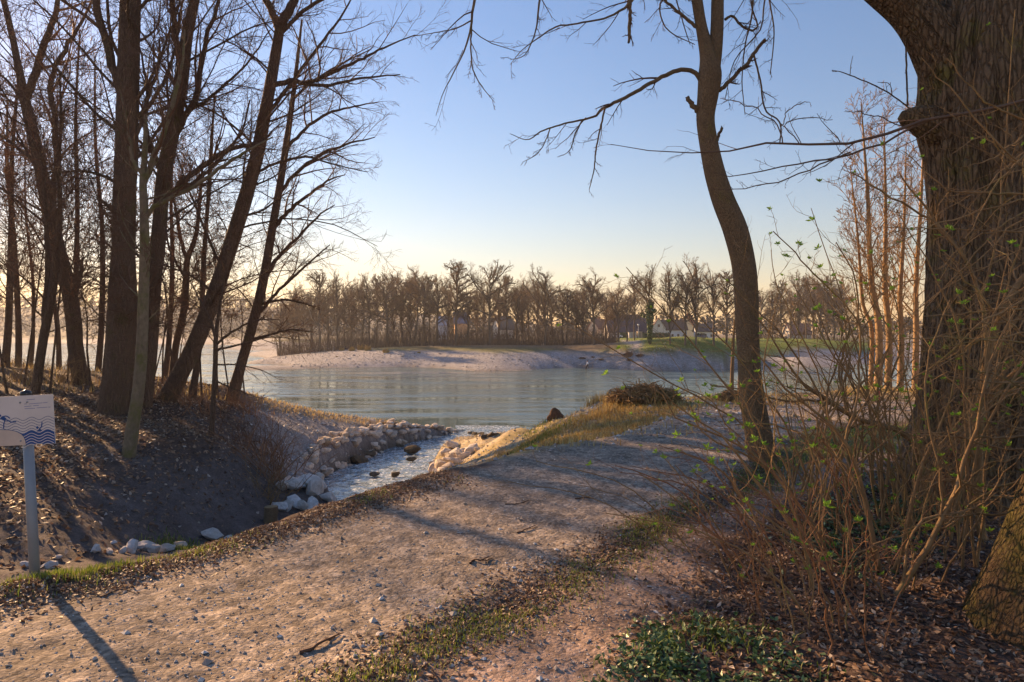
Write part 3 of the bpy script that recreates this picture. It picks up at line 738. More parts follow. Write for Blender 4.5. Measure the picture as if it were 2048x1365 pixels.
# thinner trees towards the river, far left
for i, (b, m_, t_, w_, D, lab) in enumerate([
        ((8, 742), (22, 500), (40, 120), 17, 38, 'thin reddish backlit tree at the left edge near the water'),
        ((36, 745), (28, 480), (15, 200), 14, 40, 'thin bent backlit tree second from the left edge'),
        ((140, 740), (155, 420), (160, 60), 13, 38, 'thin upright backlit tree left of the thickest trunk'),
        ((196, 742), (205, 470), (190, 120), 13, 40, 'thin backlit tree half hidden left of the thickest trunk'),
        ((118, 735), (100, 520), (130, 220), 11, 44, 'thin backlit tree just right of the forked tree behind the sign'),
        ((330, 745), (345, 520), (352, 240), 12, 39, 'thin upright tree between the thickest trunk and the leaning trunk'),
        ((60, 740), (66, 560), (50, 300), 9, 45, 'spindly backlit tree near the water behind the sign')]):
    px_tree('bare_tree', lab, D, [(b[0], b[1]+8, w_*1.2), ((b[0]*2+m_[0])/3+4, (b[1]*2+m_[1])/3, w_), (m_[0], m_[1], w_*.8), ((m_[0]+t_[0])/2-6, (m_[1]+t_[1])/2, w_*.55), (t_[0], t_[1], w_*.25)],
            n1=14, lf1=.36, t1=(.08, 1), seed=30+i, bark=BARK_DARK, twig=TWIG_RED, sides=8, ring=.5, amp=.03, group=GL, n2=5, n3=5, n4=-1, fine=.010)
# saplings between the big trunks
rsp = np.random.default_rng(515)
for i, (px, D) in enumerate([(15,27),(48,30),(100,28),(135,33),(185,29),(205,36),(300,30),(325,34),(362,30),(405,27),(437,31),(462,30),(352,38),(20,36),(490,35)]):
    x = D*(px-CX)/F; zb = gz(x, D); s = F/D; by = HY+(CAMZ-zb)*s; h = rsp.uniform(5, 9)*s; l = rsp.normal()*.12*h; w_ = rsp.uniform(.07, .13)*s
    px_tree('sapling', 'thin bare sapling growing between the big trunks on the left bank', D, [(px, by+4, w_), (px+l*.3, by-h*.33, w_*.75), (px+l*.5+6, by-h*.66, w_*.5), (px+l, by-h, w_*.15)],
            n1=20, lf1=.42, t1=(.08, 1), seed=520+i, bark=BARK_DARK, twig=TWIG_RED if i % 2 else TWIG_DARK, sides=6, ring=.6, amp=.03, group='saplings on the left bank', n2=7, n3=6, n4=0, fine=.006, up=.02, ang1=(45, 85))
# wood continuing to the left of the picture (shades the track)
for i, (x, y, h, r) in enumerate([(x0-.719*t, 7+.695*t, h, r) for x0, t, h, r in [(-1.7, 27, 19, .26), (-.8, 36, 20, .3), (.1, 30, 19, .22), (.8, 45, 22, .36), (1.6, 41, 20, .3), (2.5, 50, 23, .38), (3.4, 56, 24, .4), (-3.6, 40, 20, .2)]]):
    D = y; s = F/D
    bx = CX + x*s; by = HY + (CAMZ-gz(x, y))*s; w_ = 2*r*s; dx = (i % 3-1)*20
    px_tree('bare_tree', 'bare tree of the wood beyond the left edge', D, [(bx, by, w_*1.1), (bx+dx, by-h*.3*s, w_*.8), (bx+dx*.5, by-h*.65*s, w_*.5), (bx+dx, by-h*s, w_*.12)],
            n1=10, lf1=.3, t1=(.25, 1), seed=50+i, bark=BARK_DARK, twig=TWIG_DARK, sides=10, ring=.5, amp=.03, group='bare trees beyond the left edge', n2=5, n3=4, n4=0, fine=.01)

# --- the tree in the middle
px_tree('crooked_tree', 'crooked forked tree at the edge of the gravel track with one drooping branch', 8.55,
        [(1528,922,62.2),(1514,850,53.3),(1504,790,50.3),(1498,720,45.9),(1494,650,47.4),(1492,590,48.8),(1487,530,48.8),(1470,460,50.3),(1446,400,45.9),(1428,340,41.4),(1416,280,37),(1411,235,37),(1416,190,42.9),(1420,150,47.4),(1416,112,34),(1404,60,23.7),(1394,0,22.2),(1385,-80,20.7),(1372,-200,16.3),(1350,-330,10.4)],
        stems=[[(1422,165,29.6),(1430,110,28.1),(1434,50,26.6),(1435,-10,25.2),(1440,-110,20.7),(1450,-240,14.8),(1470,-360,8.9)]],
        limbs=[[(1404,165,11),(1390,148,10),(1365,140,9.5),(1340,147,9),(1300,168,8),(1270,185,7.5),(1235,203,7),(1205,218,6),(1185,235,4.5),(1130,248,3.5),(1085,262,3),(1055,280,2),(1020,268,1.2)],
               [(1210,216,4),(1200,260,3.4),(1192,300,3),(1188,340,2.4),(1178,380,1.4)],
               [(1165,240,3.2),(1150,270,2.6),(1140,300,1.8),(1125,312,1)],
               [(1100,258,2.4),(1090,285,2),(1072,310,1.6),(1045,325,1)],
               [(1438,182,9),(1460,162,8.5),(1490,132,8),(1510,105,7.5),(1530,80,7)],
               [(1508,112,4.5),(1520,160,4),(1530,220,3.6),(1556,240,3.4),(1562,262,3.4),(1560,285,3)],
               [(1402,220,14.4),(1388,214,11.2),(1380,204,9.6),(1373,194,8.8)],
               [(1432,285,8),(1440,266,6),(1444,256,6)],
               [(1418,80,8),(1400,62,8),(1378,42,7),(1350,18,6),(1325,-5,5),(1290,-50,3)],
               [(1390,-120,14),(1350,-110,11),(1300,-60,8),(1264,2,6.5),(1240,22,5),(1205,38,4),(1150,48,3.6),(1110,55,3.2),(1075,78,2.6),(1045,100,1.8),(1020,130,1)],
               [(1300,-62,8),(1266,-55,8),(1258,-30,8),(1260,20,7.5),(1259,60,7),(1258,86,5)],
               [(1378,-190,14),(1200,-220,11),(1050,-150,9),(965,-50,7),(948,5,5.5),(943,50,4.6),(930,98,3.4),(905,150,2.4),(885,190,1.6),(872,232,1)],
               [(943,52,3.6),(942,105,3),(948,145,2.4),(965,175,1.8),(990,206,1)],
               [(942,42,3.2),(910,58,2.6),(870,66,1.8),(822,74,1)],
               [(1110,-90,6),(1090,-30,5),(1078,10,4),(1072,60,3),(1050,110,2),(1020,120,1)],
               [(1450,40,6),(1465,33,5.5),(1490,58,5),(1515,55,4),(1505,20,3.5),(1500,-20,3)],
               [(1470,-160,6),(1500,-60,5),(1505,20,4),(1490,90,3),(1484,160,2.4),(1490,230,1.6)],
               [(1440,-110,5),(1520,-60,4.4),(1540,10,3.6),(1548,70,2.8),(1540,150,2)],
               [(1470,-200,5),(1560,-80,4.4),(1530,0,3.6),(1520,60,3),(1470,120,2.2),(1450,200,1.5)],
               [(1400,-60,5),(1350,-20,4),(1320,10,3.4),(1335,60,2.6),(1390,90,1.6)],
               [(1385,-120,4),(1340,-60,3.4),(1362,30,2.6),(1380,90,1.8)]],
        n1=3, lf1=.18, t1=(.75, 1), seed=61, bark=BARK_MID, twig=TWIG_DARK, sides=48, ring=.04, amp=.035, n2=9, n3=5, n4=2, fine=.0022, up=-.01, flare=1.3, l2=.26, l3=.4, lumps=.05, limbsides=8)
# --- the old tree on the right
px_tree('old_tree', 'massive old tree with deeply furrowed bark at the right edge', 7.0,
        [(1990,985,470),(1988,930,400),(1995,860,355),(1998,760,330),(1998,620,318),(2000,480,305),(1996,380,300),(1992,300,305),(1988,240,320),(1990,170,315),(1988,90,300),(2010,0,300),(2040,-150,260),(2080,-330,200)],
        stems=[[(1930,190,150),(1880,95,120),(1828,28,92),(1770,-20,78),(1690,-75,66),(1560,-140,50)],
               [(1900,262,110),(1862,246,86),(1832,238,60),(1812,236,40),(1802,237,26),(1796,238,8),(1795,238,.5)]],
        limbs=[[(1822,220,3.5),(1790,195,3.2),(1750,172,3),(1710,155,2.6),(1685,145,2.2),(1664,141,1.4)],
               [(1784,190,2),(1778,168,1.6),(1755,165,1.2)],[(1700,150,1.8),(1702,128,1.4),(1706,112,1)],
               [(1815,212,4),(1813,150,4),(1812,100,4),(1811,60,3.5)]],
        n1=0, seed=71, bark=BARK_BIG, twig=TWIG_DARK, sides=150, ring=.05, amp=.06, n2=2, n3=2, n4=0, fine=.003, flare=1.15, lumps=.035, l2=.15, flute=14)
px_tree('mossy_trunk', 'moss covered leaning trunk base in the lower right corner', 3.7,
        [(2110,1340,440),(2145,1230,400),(2180,1120,370),(2215,1000,345),(2250,880,330),(2290,740,320)],
        n1=0, limbs=[[(2080,1200,16),(2020,1310,18),(1960,1318,16),(1900,1330,12),(1850,1345,6)]], seed=72, bark=BARK_MOSS, twig=TWIG_DARK, sides=120, ring=.04, amp=.05, n2=2, n3=2, n4=0, flare=1.1, lumps=.07, l2=.2, flute=10, fine=.003, cat='trunk')
# --- sunlit slender trees on the right bank
GR = 'slender sunlit trees on the right bank'
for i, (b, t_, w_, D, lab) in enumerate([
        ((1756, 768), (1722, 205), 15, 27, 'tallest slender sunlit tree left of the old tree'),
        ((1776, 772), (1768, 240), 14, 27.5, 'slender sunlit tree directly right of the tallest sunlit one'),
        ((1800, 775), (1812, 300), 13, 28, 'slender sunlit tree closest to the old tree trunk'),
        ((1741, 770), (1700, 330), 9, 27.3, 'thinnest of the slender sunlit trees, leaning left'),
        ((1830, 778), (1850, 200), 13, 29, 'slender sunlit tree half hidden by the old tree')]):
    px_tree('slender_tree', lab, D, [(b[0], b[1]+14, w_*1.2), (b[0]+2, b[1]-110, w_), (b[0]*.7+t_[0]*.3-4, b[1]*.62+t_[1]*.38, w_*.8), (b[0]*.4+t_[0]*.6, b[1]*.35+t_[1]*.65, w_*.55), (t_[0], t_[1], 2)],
            n1=34, lf1=.27, t1=(.03, 1), seed=80+i, bark=TWIG_SUN_TINT, twig=TWIG_SUN_TINT, sides=10, ring=.3, amp=.03, group=GR, n2=7, n3=4, n4=2, fine=.008, up=.10, ang1=(25, 50))
for i, (px, D, w_, top, lab) in enumerate([(1463, 19.2, 8, 640, 'thin little trunk standing left of the crooked tree'), (1478, 19.6, 6, 690, 'thin little trunk touching the crooked tree on its left')]):
    b = PZ(px, HY + (CAMZ-5.3)*F/D, 5.3)
    px_tree('sapling', lab, D, [(px, HY+1.7*F/D+6, w_*1.2), (px+1, 740, w_), (px+3, 700, w_*.8), (px+6, top, w_*.4)], n1=6, lf1=.3, t1=(.2, 1), seed=95+i, bark=BARK_MID, twig=TWIG_TAN, sides=8, ring=.2, n2=4, n3=3, n4=2, fine=.004)
# ---------------------------------------------------------------- far bank: trees, thicket, houses, people
def proto_tree(seed, habit):
    """bare tree 1 unit tall at the origin: trunk mesh, crown mesh"""
    rng = np.random.default_rng(seed)
    if habit == 'round':
        P = np.array([[0,0,-.02],[.01,0,.12],[0,.01,.28],[.015,0,.42],[0.02,.0,.6],[0.01,0,.80]]); R = np.array([.021,.017,.015,.012,.008,.003]); n1, lf, t1, an, up = 20, .60, (.22, .97), (30, 62), .02
    elif habit == 'vase':
        P = np.array([[0,0,-.02],[0,0,.1],[.01,0,.25],[.0,.01,.5],[.01,0,.7],[.0,0,.90]]); R = np.array([.016,.013,.011,.009,.006,.002]); n1, lf, t1, an, up = 22, .56, (.03, .9), (14, 40), .015
    elif habit == 'slim':
        P = np.array([[0,0,-.02],[0.01,0,.2],[-.01,0,.4],[.0,.01,.6],[.01,0,.8],[.0,0,.99]]); R = np.array([.015,.012,.010,.008,.005,.002]); n1, lf, t1, an, up = 26, .34, (.15, .97), (30, 60), .02
    else:
        P = np.array([[0,0,-.02],[0.02,0,.2],[.05,0,.36],[.04,.01,.55],[.08,0,.7],[.06,0,.86]]); R = np.array([.018,.015,.012,.009,.006,.002]); n1, lf, t1, an, up = 18, .58, (.15, .95), (30, 75), .0
    g = Geo(); bark_tube(g, P, R, 8, .07, .04, seed); 
    c = crown([(P[1:], R[1:])], rng, n1, lf*1.15, t1, up, None, 7, 6, 5, an, .0011, .08, .58, .56, .65, rr1=.40, up2=.03)
    g.tubes(*c['limbs'], 5); trunk = g.mesh('trunk', BARK_FAR)
    g = Geo()
    for k_, ix in (('P2', [0, 2, 5]), ('P3', [0, 1, 3])): g.tubes(c[k_][0][:, ix], c[k_][1][:, ix], 3)
    P4, R4 = c['P4']; g.tubes(P4[:, ::2], np.maximum(R4[:, ::2], .0010), 3)
    return trunk, g.mesh('crown', TWIG_FAR)
PROTO = {h: [proto_tree(200+10*i+j, h) for j in range(n)] for i, (h, n) in enumerate([('round', 3), ('vase', 2), ('slim', 1), ('wild', 2)])}
def far_tree(px, top, habit, k, label, wide=1.0, D=None, base=691, group=None, name='bare_tree', rot=0):
    p = hit(px, base) if D is None else np.array([D*(px-CX)/F, D, gz(D*(px-CX)/F, D)])
    h = CAMZ - p[1]*(top-HY)/F - p[2]
    root = empty(name, p, label, 'tree', group)
    root.scale = (h*wide, h*wide, h); root.rotation_euler = (0, 0, rot)
    tr, cr = PROTO[habit][k % len(PROTO[habit])]
    link('trunk', tr, root); tag(link('crown', cr, root), kind='stuff')
    return root
FB = 'bare trees along the far bank'
ft = [(980,516,'round',0,'tallest bare tree with a dome crown on the far bank',.95), (1188,540,'round',1,'broad round crowned bare tree right of the person on the beach',1.0),
      (912,532,'slim',0,'solitary slim bare tree left of the tallest dome crowned one',1.3), (1090,545,'vase',0,'dense brown fan shaped bare tree behind the middle of the beach',1.0),
      (1300,531,'round',2,'bare tree with an ivy clad trunk on the meadow',.72), (1340,545,'vase',1,'bare tree right next to the ivy clad one on the meadow',.8),
      (1370,534,'round',0,'wide bare tree in the middle of the meadow group',.75), (1392,527,'vase',2,'tallest bare tree of the meadow group',.8),
      (1428,531,'round',1,'bare tree at the right end of the meadow group',.75), (1453,550,'slim',1,'slim bare tree behind the crooked tree, end of the meadow',1.2)]
rot = 0
for px, top, h, k, lab, wd in ft:
    rot += 1.7; far_tree(px, top, h, k, lab, wd, base=689 if px > 1240 else 691, rot=rot)
rng = np.random.default_rng(7)
row = [(560,590),(585,582),(602,576),(622,562),(640,552),(657,566),(675,556),(690,562),(705,553),(722,562),(740,540),(757,545),(775,533),(788,545),(802,539),(818,545),(832,533),(848,527),(862,545),(873,550),(893,570),
       (938,562),(952,572),(965,560),(1000,560),(1015,558),(1030,551),(1044,560),(1056,557),(1072,562),(1108,556),(1122,566),(1137,570),(1152,560),(1166,572),(1212,560),(1226,572),(1240,563),(1256,572),(1268,562)]
for i, (px, top) in enumerate(row):
    h = ['round', 'vase', 'wild', 'round', 'slim', 'round', 'vase'][i % 7]
    far_tree(px + rng.uniform(-3, 3), top + rng.uniform(-4, 16), h, i//2, 'bare tree in the dense row along the far bank', rng.uniform(.8, 1.2), D=rng.uniform(178, 212), group=FB, rot=rng.uniform(0, 6.28))
row2 = [(1545,580),(1562,566),(1580,570),(1597,556),(1612,560),(1626,545),(1640,566),(1655,558),(1668,570),(1682,572),(1500,560),(1520,570)]
for i, (px, top) in enumerate(row2):
    far_tree(px, top, ['vase', 'slim', 'round'][i % 3], i, 'bare tree of the group behind the water seen right of the crooked tree', rng.uniform(.8, 1.05), D=rng.uniform(225, 262), group='bare trees beyond the water at the right', rot=rng.uniform(0, 6.28))
# ivy on the meadow tree
pi_ = hit(1300, 689)
def leaf_cloud(n, ctr, rad, size, rng, mat, name):
    d = rng.normal(size=(n, 3)); d = nrm(d)*(rng.random((n, 1))**0.33)
    c = np.asarray(ctr) + d*np.asarray(rad)
    a = nrm(rng.normal(size=(n, 3))); b = nrm(np.cross(a, rng.normal(size=(n, 3)))); s = size*rng.uniform(.5, 1.3, (n, 1))
    V = np.stack([c-a*s, c+b*s*.6, c+a*s, c-b*s*.6], 1).reshape(-1, 3)
    return V, np.arange(4*n).reshape(n, 4)
ivy_root = [o for o in bpy.data.objects if o.get('label', '').startswith('bare tree with an ivy clad trunk')][0]
g = Geo(); hh = ivy_root.scale[2]; wx = ivy_root.scale[0]
for zc, rx, rz in [(.06,.03,.06),(.14,.035,.07),(.24,.04,.08),(.34,.055,.08),(.44,.06,.08),(.5,.05,.06)]:
    g.add(*leaf_cloud(700, (.005, 0, zc), (rx*hh/wx, rx*hh/wx, rz), .012, rng, None, ''))
for xx, zc in [(.12,.36),(-.09,.42),(.18,.38)]: g.add(*leaf_cloud(220, (xx, 0, zc), (.05, .05, .03), .012, rng, None, ''))
tag(link('ivy', g.mesh('ivy', IVY, False), ivy_root), kind='stuff')
# thicket
g = Geo()
def thicket(n, x0, x1, d0, d1, h0, h1, gg, rng, r=.035):
    px = rng.uniform(x0, x1, n); D = rng.uniform(d0, d1, n); X_ = D*(px-CX)/F
    clump = 0.55 + 0.6*vnoise(X_*.18, D*.18, 5)
    z = height(X_, D, True); h = rng.uniform(h0, h1, n)*clump
    lean = rng.normal(size=(n, 2))*.22
    P = np.stack([np.stack([X_, D, z-.1], 1), np.stack([X_+lean[:, 0]*h*.5, D+lean[:, 1]*h*.5, z+h*.6], 1), np.stack([X_+lean[:, 0]*h*1.3, D+lean[:, 1]*h*1.3, z+h], 1)], 1)
    R = np.stack([np.full(n, r), np.full(n, r*.7), np.full(n, r*.3)], 1)
    gg.tubes(P, R, 3)
thicket(5200, 555, 1235, 170, 215, 2.2, 6.0, g, rng)
thicket(2500, 560, 1225, 168, 176, .6, 1.8, g, rng, .04)
thicket(1400, 1480, 1800, 200, 250, 1.2, 4.0, g, rng, .04)
tag(link('thicket', g.mesh('thicket', THICKET)), kind='stuff')
# distant woods: many small crowns
DISTANT = mat_island('distant_wood', [(0, (.055, .045, .032)), (.6, (.095, .075, .055)), (1, (.14, .105, .075))], .95)
def wood(name, n, x0, x1, d0, d1, h0, h1, rng, ground=None):
    gg = Geo()
    for i in range(n):
        D = rng.uniform(d0, d1); x = D*(rng.uniform(x0, x1)-CX)/F; z = 4.5 if ground is None else ground(x, D)
        h = rng.uniform(h0, h1)
        V, Q_ = leaf_cloud(30, (x, D, z+h*.55), (h*.24, h*.24, h*.45), h*.085, rng, None, ''); gg.add(V, Q_)
    return tag(link(name, gg.mesh(name, DISTANT, False)), kind='stuff')
wood('distant_trees', 750, 540, 2300, 330, 520, 9, 15, rng)
# wooded hill at the far left
xs = np.linspace(-1300, 150, 60); ys = np.linspace(600, 1000, 14)
gx, gy = np.meshgrid(xs, ys)
pxx = CX + gx/gy*F
hillz = lambda x, y: 2 + sstep(600, 900, np.asarray(y, float))*(30*sstep(150, -250, np.asarray(x, float)*900/np.maximum(y, 1)) + 9 + 4*fbm(np.asarray(x, float)*.006, np.asarray(y, float)*.006, 3, 3))
i_ = np.arange(gx.size).reshape(gx.shape); g = Geo()
g.add(np.stack([gx.ravel(), gy.ravel(), hillz(gx, gy).ravel()], 1), np.stack([i_[:-1, :-1], i_[:-1, 1:], i_[1:, 1:], i_[1:, :-1]], -1).reshape(-1, 4))
tag(link('hills', g.mesh('hills', mat_plain('hill_floor', (.08, .065, .045), .95, .3, .05))), kind='structure')
wood('hill_forest', 1100, -700, 640, 590, 960, 11, 19, rng, lambda x, y: float(hillz(np.array(x), np.array(y))))

# houses
GLASS = mat_plain('window_glass', (.03, .035, .045), .1, .1, 1, spec=.6)
def house(name, label, px, D, w, d, eave, ridge, rot, wallc, roofc, nwin=3, gable_win=True, chimney=True):
    x = D*(px-CX)/F; z = gz(x, D)
    root = empty(name, (x, D, z), label, 'house'); root.rotation_euler = (0, 0, math.radians(rot))
    wm = mat_plain('plaster_%.2f_%.2f' % (wallc[0], wallc[2]), wallc, .9, .06, .5); rm = mat_plain('roof_tile_%.2f_%.2f' % (roofc[0], roofc[2]), roofc, .85, .25, 3)
    a, b = w/2, d/2
    g = Geo(); V = [(-a,-b,-1),(a,-b,-1),(a,b,-1),(-a,b,-1),(-a,-b,eave),(a,-b,eave),(a,b,eave),(-a,b,eave),(-a,0,ridge-.25),(a,0,ridge-.25)]
    g.add(V, [(0,1,5,4),(2,3,7,6)]); g.add(V, [(3,0,4,7),(1,2,6,5)], [(7,4,8),(5,6,9)]); link('wall', g.mesh('wall', wm, False), root)
    g = Geo(); o = .5; sl = (ridge-eave)/b
    for s in (-1, 1):
        ye, ze = s*(b+o), eave-o*sl
        q = [(-a-o, ye, ze), (a+o, ye, ze), (a+o, 0, ridge), (-a-o, 0, ridge)]
        if s > 0: q = q[::-1]
        V = q + [(p[0], p[1], p[2]-.2) for p in q]
        g.add(V, [(0,1,2,3),(7,6,5,4),(0,4,5,1),(1,5,6,2),(2,6,7,3),(3,7,4,0)])
    ro = link('roof', g.mesh('roof', rm, False), root)
    if chimney:
        g = Geo(); g.box(a*.3, a*.3+.7, .2, .9, ridge-1.2, ridge+.9); link('chimney', g.mesh('chimney', rm, False), ro)
    def win(M_):
        g = Geo(); g.box(-.55, .55, -.06, .05, 0, 1.25); f = link('window', g.mesh('window', MATS.setdefault('frame', mat_plain('white_frame', (.75,.74,.72), .6, .05)), False), root)
        g = Geo(); g.box(-.45, .45, -.09, -.061, .1, 1.15); p = link('pane', g.mesh('pane', GLASS, False), f); f.matrix_local = M_
    for k in range(nwin):
        win(Matrix.Translation((-a+w*(k+.5)/nwin, -b-.01, .9)))
    if gable_win:
        for s in (-1, 1):
            for zc in (.9, eave+.2):
                win(Matrix.Translation((s*(a+.01), 0, zc)) @ Matrix.Rotation(s*math.pi/2, 4, 'Z'))
    return root
house('house', 'white gabled house right behind the ivy clad tree', 1316, 268, 8, 5.4, 4.2, 8.2, 82, (.78, .7, .58), (.12, .07, .055), 2)
house('house', 'long low house under a big dark purple roof behind the meadow', 1254, 275, 17, 11, 3.0, 9.6, 3, (.6, .55, .5), (.085, .065, .08), 4)
house('house', 'long white house between the trunks of the meadow trees', 1346, 282, 9.5, 7, 4.3, 8, 2, (.68, .7, .74), (.13, .085, .065), 4)
house('house', 'house with an orange tiled roof behind the meadow trees', 1376, 300, 8, 7, 6, 10.8, 60, (.76, .62, .42), (.42, .13, .055), 2)
house('house', 'low white house at the right end of the hedge', 1408, 272, 7, 6, 3.6, 6.4, -5, (.72, .73, .76), (.12, .09, .08), 3)
house('house', 'house with a slate grey roof and white gable seen through the trees behind the beach', 1006, 300, 7, 6, 5, 10.3, 30, (.78, .7, .58), (.08, .075, .08), 2)
house('house', 'house with a blue roof and orange walls among the far trees', 922, 310, 6, 6, 8, 12.5, 8, (.6, .35, .18), (.10, .13, .22), 3)
house('house', 'pale blue house half hidden left of the slim solitary tree', 886, 300, 4.6, 6, 7, 10.5, 0, (.5, .54, .62), (.3, .32, .38), 2)
house('house', 'house with a cream gable behind the broad round tree', 1196, 290, 6, 6, 4.6, 8.4, 40, (.72, .58, .42), (.2, .1, .07), 2)
house('house', 'house with a red brown roof seen right of the crooked tree', 1594, 330, 10, 8, 4.5, 9.3, 5, (.5, .45, .42), (.2, .085, .06), 3)
# hedges, sheds, lamp, cars on the street behind the meadow
HEDGE = mat_island('hedge_leaf', [(0, (.018, .03, .014)), (.7, (.04, .06, .025)), (1, (.07, .09, .035))], .8)
for px0, px1, lab in [(1240, 1262, 'clipped dark hedge left of the street lamp'), (1284, 1338, 'long clipped dark hedge behind the ivy clad tree'), (1392, 1412, 'short clipped dark hedge before the low white house')]:
    D = 258; a_, b_ = D*(px0-CX)/F, D*(px1-CX)/F; z = gz((a_+b_)/2, D); n = int(260*(b_-a_)/4)
    g = Geo(); c = np.stack([rng.uniform(a_, b_, n), D+rng.uniform(-.6, .6, n), z+rng.uniform(0, 2.1, n)], 1)
    t = nrm(rng.normal(size=(n, 3)))*.28; u_ = nrm(np.cross(t, rng.normal(size=(n, 3))))*.2
    g.add(np.stack([c-t, c+u_, c+t, c-u_], 1).reshape(-1, 3), np.arange(4*n).reshape(n, 4)); g.box(a_, b_, D-.45, D+.45, z-.2, z+1.9)
    tag(link('hedge', g.mesh('hedge', HEDGE, False)), lab, 'hedge')
def shed(label, px, w, h, col, roofc):
    D = 255; x = D*(px-CX)/F; z = gz(x, D); root = empty('shed', (x, D, z), label, 'shed')
    g = Geo(); g.box(-w/2, w/2, -1, 1, -.2, h); link('wall', g.mesh('wall', mat_plain('shed_wall_%.2f' % col[0], col, .8, .15, 2), False), root)
    g = Geo(); g.box(-w/2-.15, w/2+.15, -1.15, 1.15, h+.002, h+.15); link('roof', g.mesh('roof', mat_plain('shed_roof_%.2f' % col[0], roofc, .8, .15, 2), False), root)
    g = Geo(); g.box(-.45, .45, -1.05, -1.002, 0, h*.85); link('door', g.mesh('door', mat_plain('shed_door_%.2f' % col[0], tuple(c*.7 for c in col), .7, .1), False), root)
shed('small grey shed left of the street lamp', 1264, 2.6, 2.1, (.4, .38, .37), (.3, .29, .28))
shed('small tan shed right of the street lamp', 1279, 1.7, 2.4, (.36, .28, .19), (.3, .25, .2))
D = 252; x = D*(1276.5-CX)/F; z = gz(x, D); root = empty('street_lamp', (x, D, z), 'slender pale street lamp between the two sheds', 'street lamp')
LAMPM = mat_plain('lamp_metal', (.62, .62, .6), .5, .05)
g = Geo(); g.cyl((0, 0, -.3), (0, 0, 4.6), .09, .06, 8); link('pole', g.mesh('pole', LAMPM), root)
g = Geo(); P = np.array([[0, 0, 4.6], [0, 0, 4.75], [0, 0, 4.95], [0, 0, 5.15], [0, 0, 5.2]]); g.tubes(P[None], np.array([[.07, .28, .36, .3, .02]]), 10); link('lamp_head', g.mesh('lamp_head', mat_plain('lamp_glass', (.85, .85, .83), .3, .03)), root)
def car(label, px, D, col, rot):
    x = D*(px-CX)/F; z = gz(x, D)+.02; root = empty('parked_car', (x, D, z), label, 'car'); root.rotation_euler = (0, 0, math.radians(rot))
    prof = [(-2.1,.35),(-2.15,.7),(-2.0,.95),(-1.35,1.02),(-.75,1.42),(.7,1.45),(1.45,1.0),(2.05,.85),(2.15,.6),(2.1,.35)]
    n = len(prof); V = []
    for y, k in ((-.86, 1), (.86, 1)):
        for px_, pz in prof: V.append((px_, y*(1 if pz < 1.03 else .82), pz))
    g = Geo(); g.add(V, [(i, (i+1) % n, n+(i+1) % n, n+i)[::-1] for i in range(n)])
    me_tris = [(0, i, i+1) for i in range(1, n-1)] + [(n, n+i+1, n+i) for i in range(1, n-1)]; g.add(V, None, me_tris)
    link('body', g.mesh('body', mat_plain('car_paint_%.2f' % col[0], col, .3, .05, spec=.5), False), root)
    for s in (-1, 1):
        g = Geo(); y = s*.80; g.add([(-1.2,y+s*.045,1.06),(1.2,y+s*.045,1.06),(.62,y-s*.06,1.38),(-.7,y-s*.06,1.36),(-1.2,y-s*.05,1.06),(1.2,y-s*.05,1.06),(.62,y-s*.14,1.38),(-.7,y-s*.14,1.36)], [(0,1,2,3),(7,6,5,4),(0,4,5,1),(1,5,6,2),(2,6,7,3),(3,7,4,0)])
        link('window', g.mesh('window', GLASS, False), root)
        for wx_ in (-1.3, 1.3):
            g = Geo(); g.cyl((wx_, s*.72, .32), (wx_, s*.9, .32), .32, None, 14); link('wheel', g.mesh('wheel', MATS.setdefault('tyre', mat_plain('tyre', (.02, .02, .02), .8, .1))), root)
car('white car parked at the left end of the meadow hedge', 1233, 250, (.75, .74, .72), 4)
car('dark blue car parked before the low white house', 1403, 256, (.06, .08, .13), 2)
# beach: shrubs and drift clumps
GB = 'low dark clumps on the gravel beach'
for px, py, r_, h_, lab, grp in [(1258,714,.9,1.6,'reddish twiggy bush on the beach below the footpath',None),(1260,723,.9,.5,'dark mossy clump right below the reddish beach bush',None),(1164,718,1.1,.4,'brown clump on the beach above the person',None),
        (1203,721,.8,.35,'dark clump on the beach right of the person',None),(1186,716,.4,.3,'tiny dark clump on the beach just right above the person',None),
        (1253,712,1.3,.5,'wide dark hummock left of the reddish beach bush',None),(1280,714,1.2,.6,'grassy hummock right of the reddish beach bush',None),
        (618,701,.9,.9,'dry tuft',GB),(646,701,.7,.8,'dry tuft',GB),(684,702,.8,1.0,'dry tuft',GB),(704,703,1.0,1.1,'dry tuft',GB),(722,701,1.1,1.4,'dry tuft',GB),(736,702,1.1,1.5,'dry tuft',GB),(772,706,1.0,1.0,'dry tuft',GB),(838,707,.5,.35,'dry tuft',GB),(674,714,.4,.2,'dry tuft',GB)]:
    p = hit(px, py); n = 260; a0 = rng.uniform(0, 6.28, n); rad = r_*np.sqrt(rng.random(n)); zb = gz(p[0], p[1])
    st = np.stack([p[0]+rad*np.cos(a0)*.7, p[1]+rad*np.sin(a0)*.7, np.full(n, zb-.05)], 1)
    hh = h_*rng.uniform(.4, 1.1, n); hh = hh*(1.15-.75*(rad/r_)); en = st + np.stack([np.cos(a0)*hh*.3+rng.normal(size=n)*.1, np.sin(a0)*hh*.3, hh], 1); md = (st+en)/2 + np.array([0, 0, .12])*hh[:, None]
    g = Geo(); g.tubes(np.stack([st, md, en], 1), np.tile([.03, .025, .012], (n, 1)), 3)
    tuft = grp is not None
    tag(link('grass_tuft' if tuft else 'bush', g.mesh('bush', DRY if tuft else (TWIG_RED if px == 1258 else TWIG_DARK), False, origin=(p[0], p[1], zb)), None, (p[0], p[1], zb)),
        'dry straw coloured tuft at the top edge of the gravel beach' if tuft else lab, 'grass tuft' if tuft else 'bush', 'dry tufts on the gravel beach' if tuft else None)

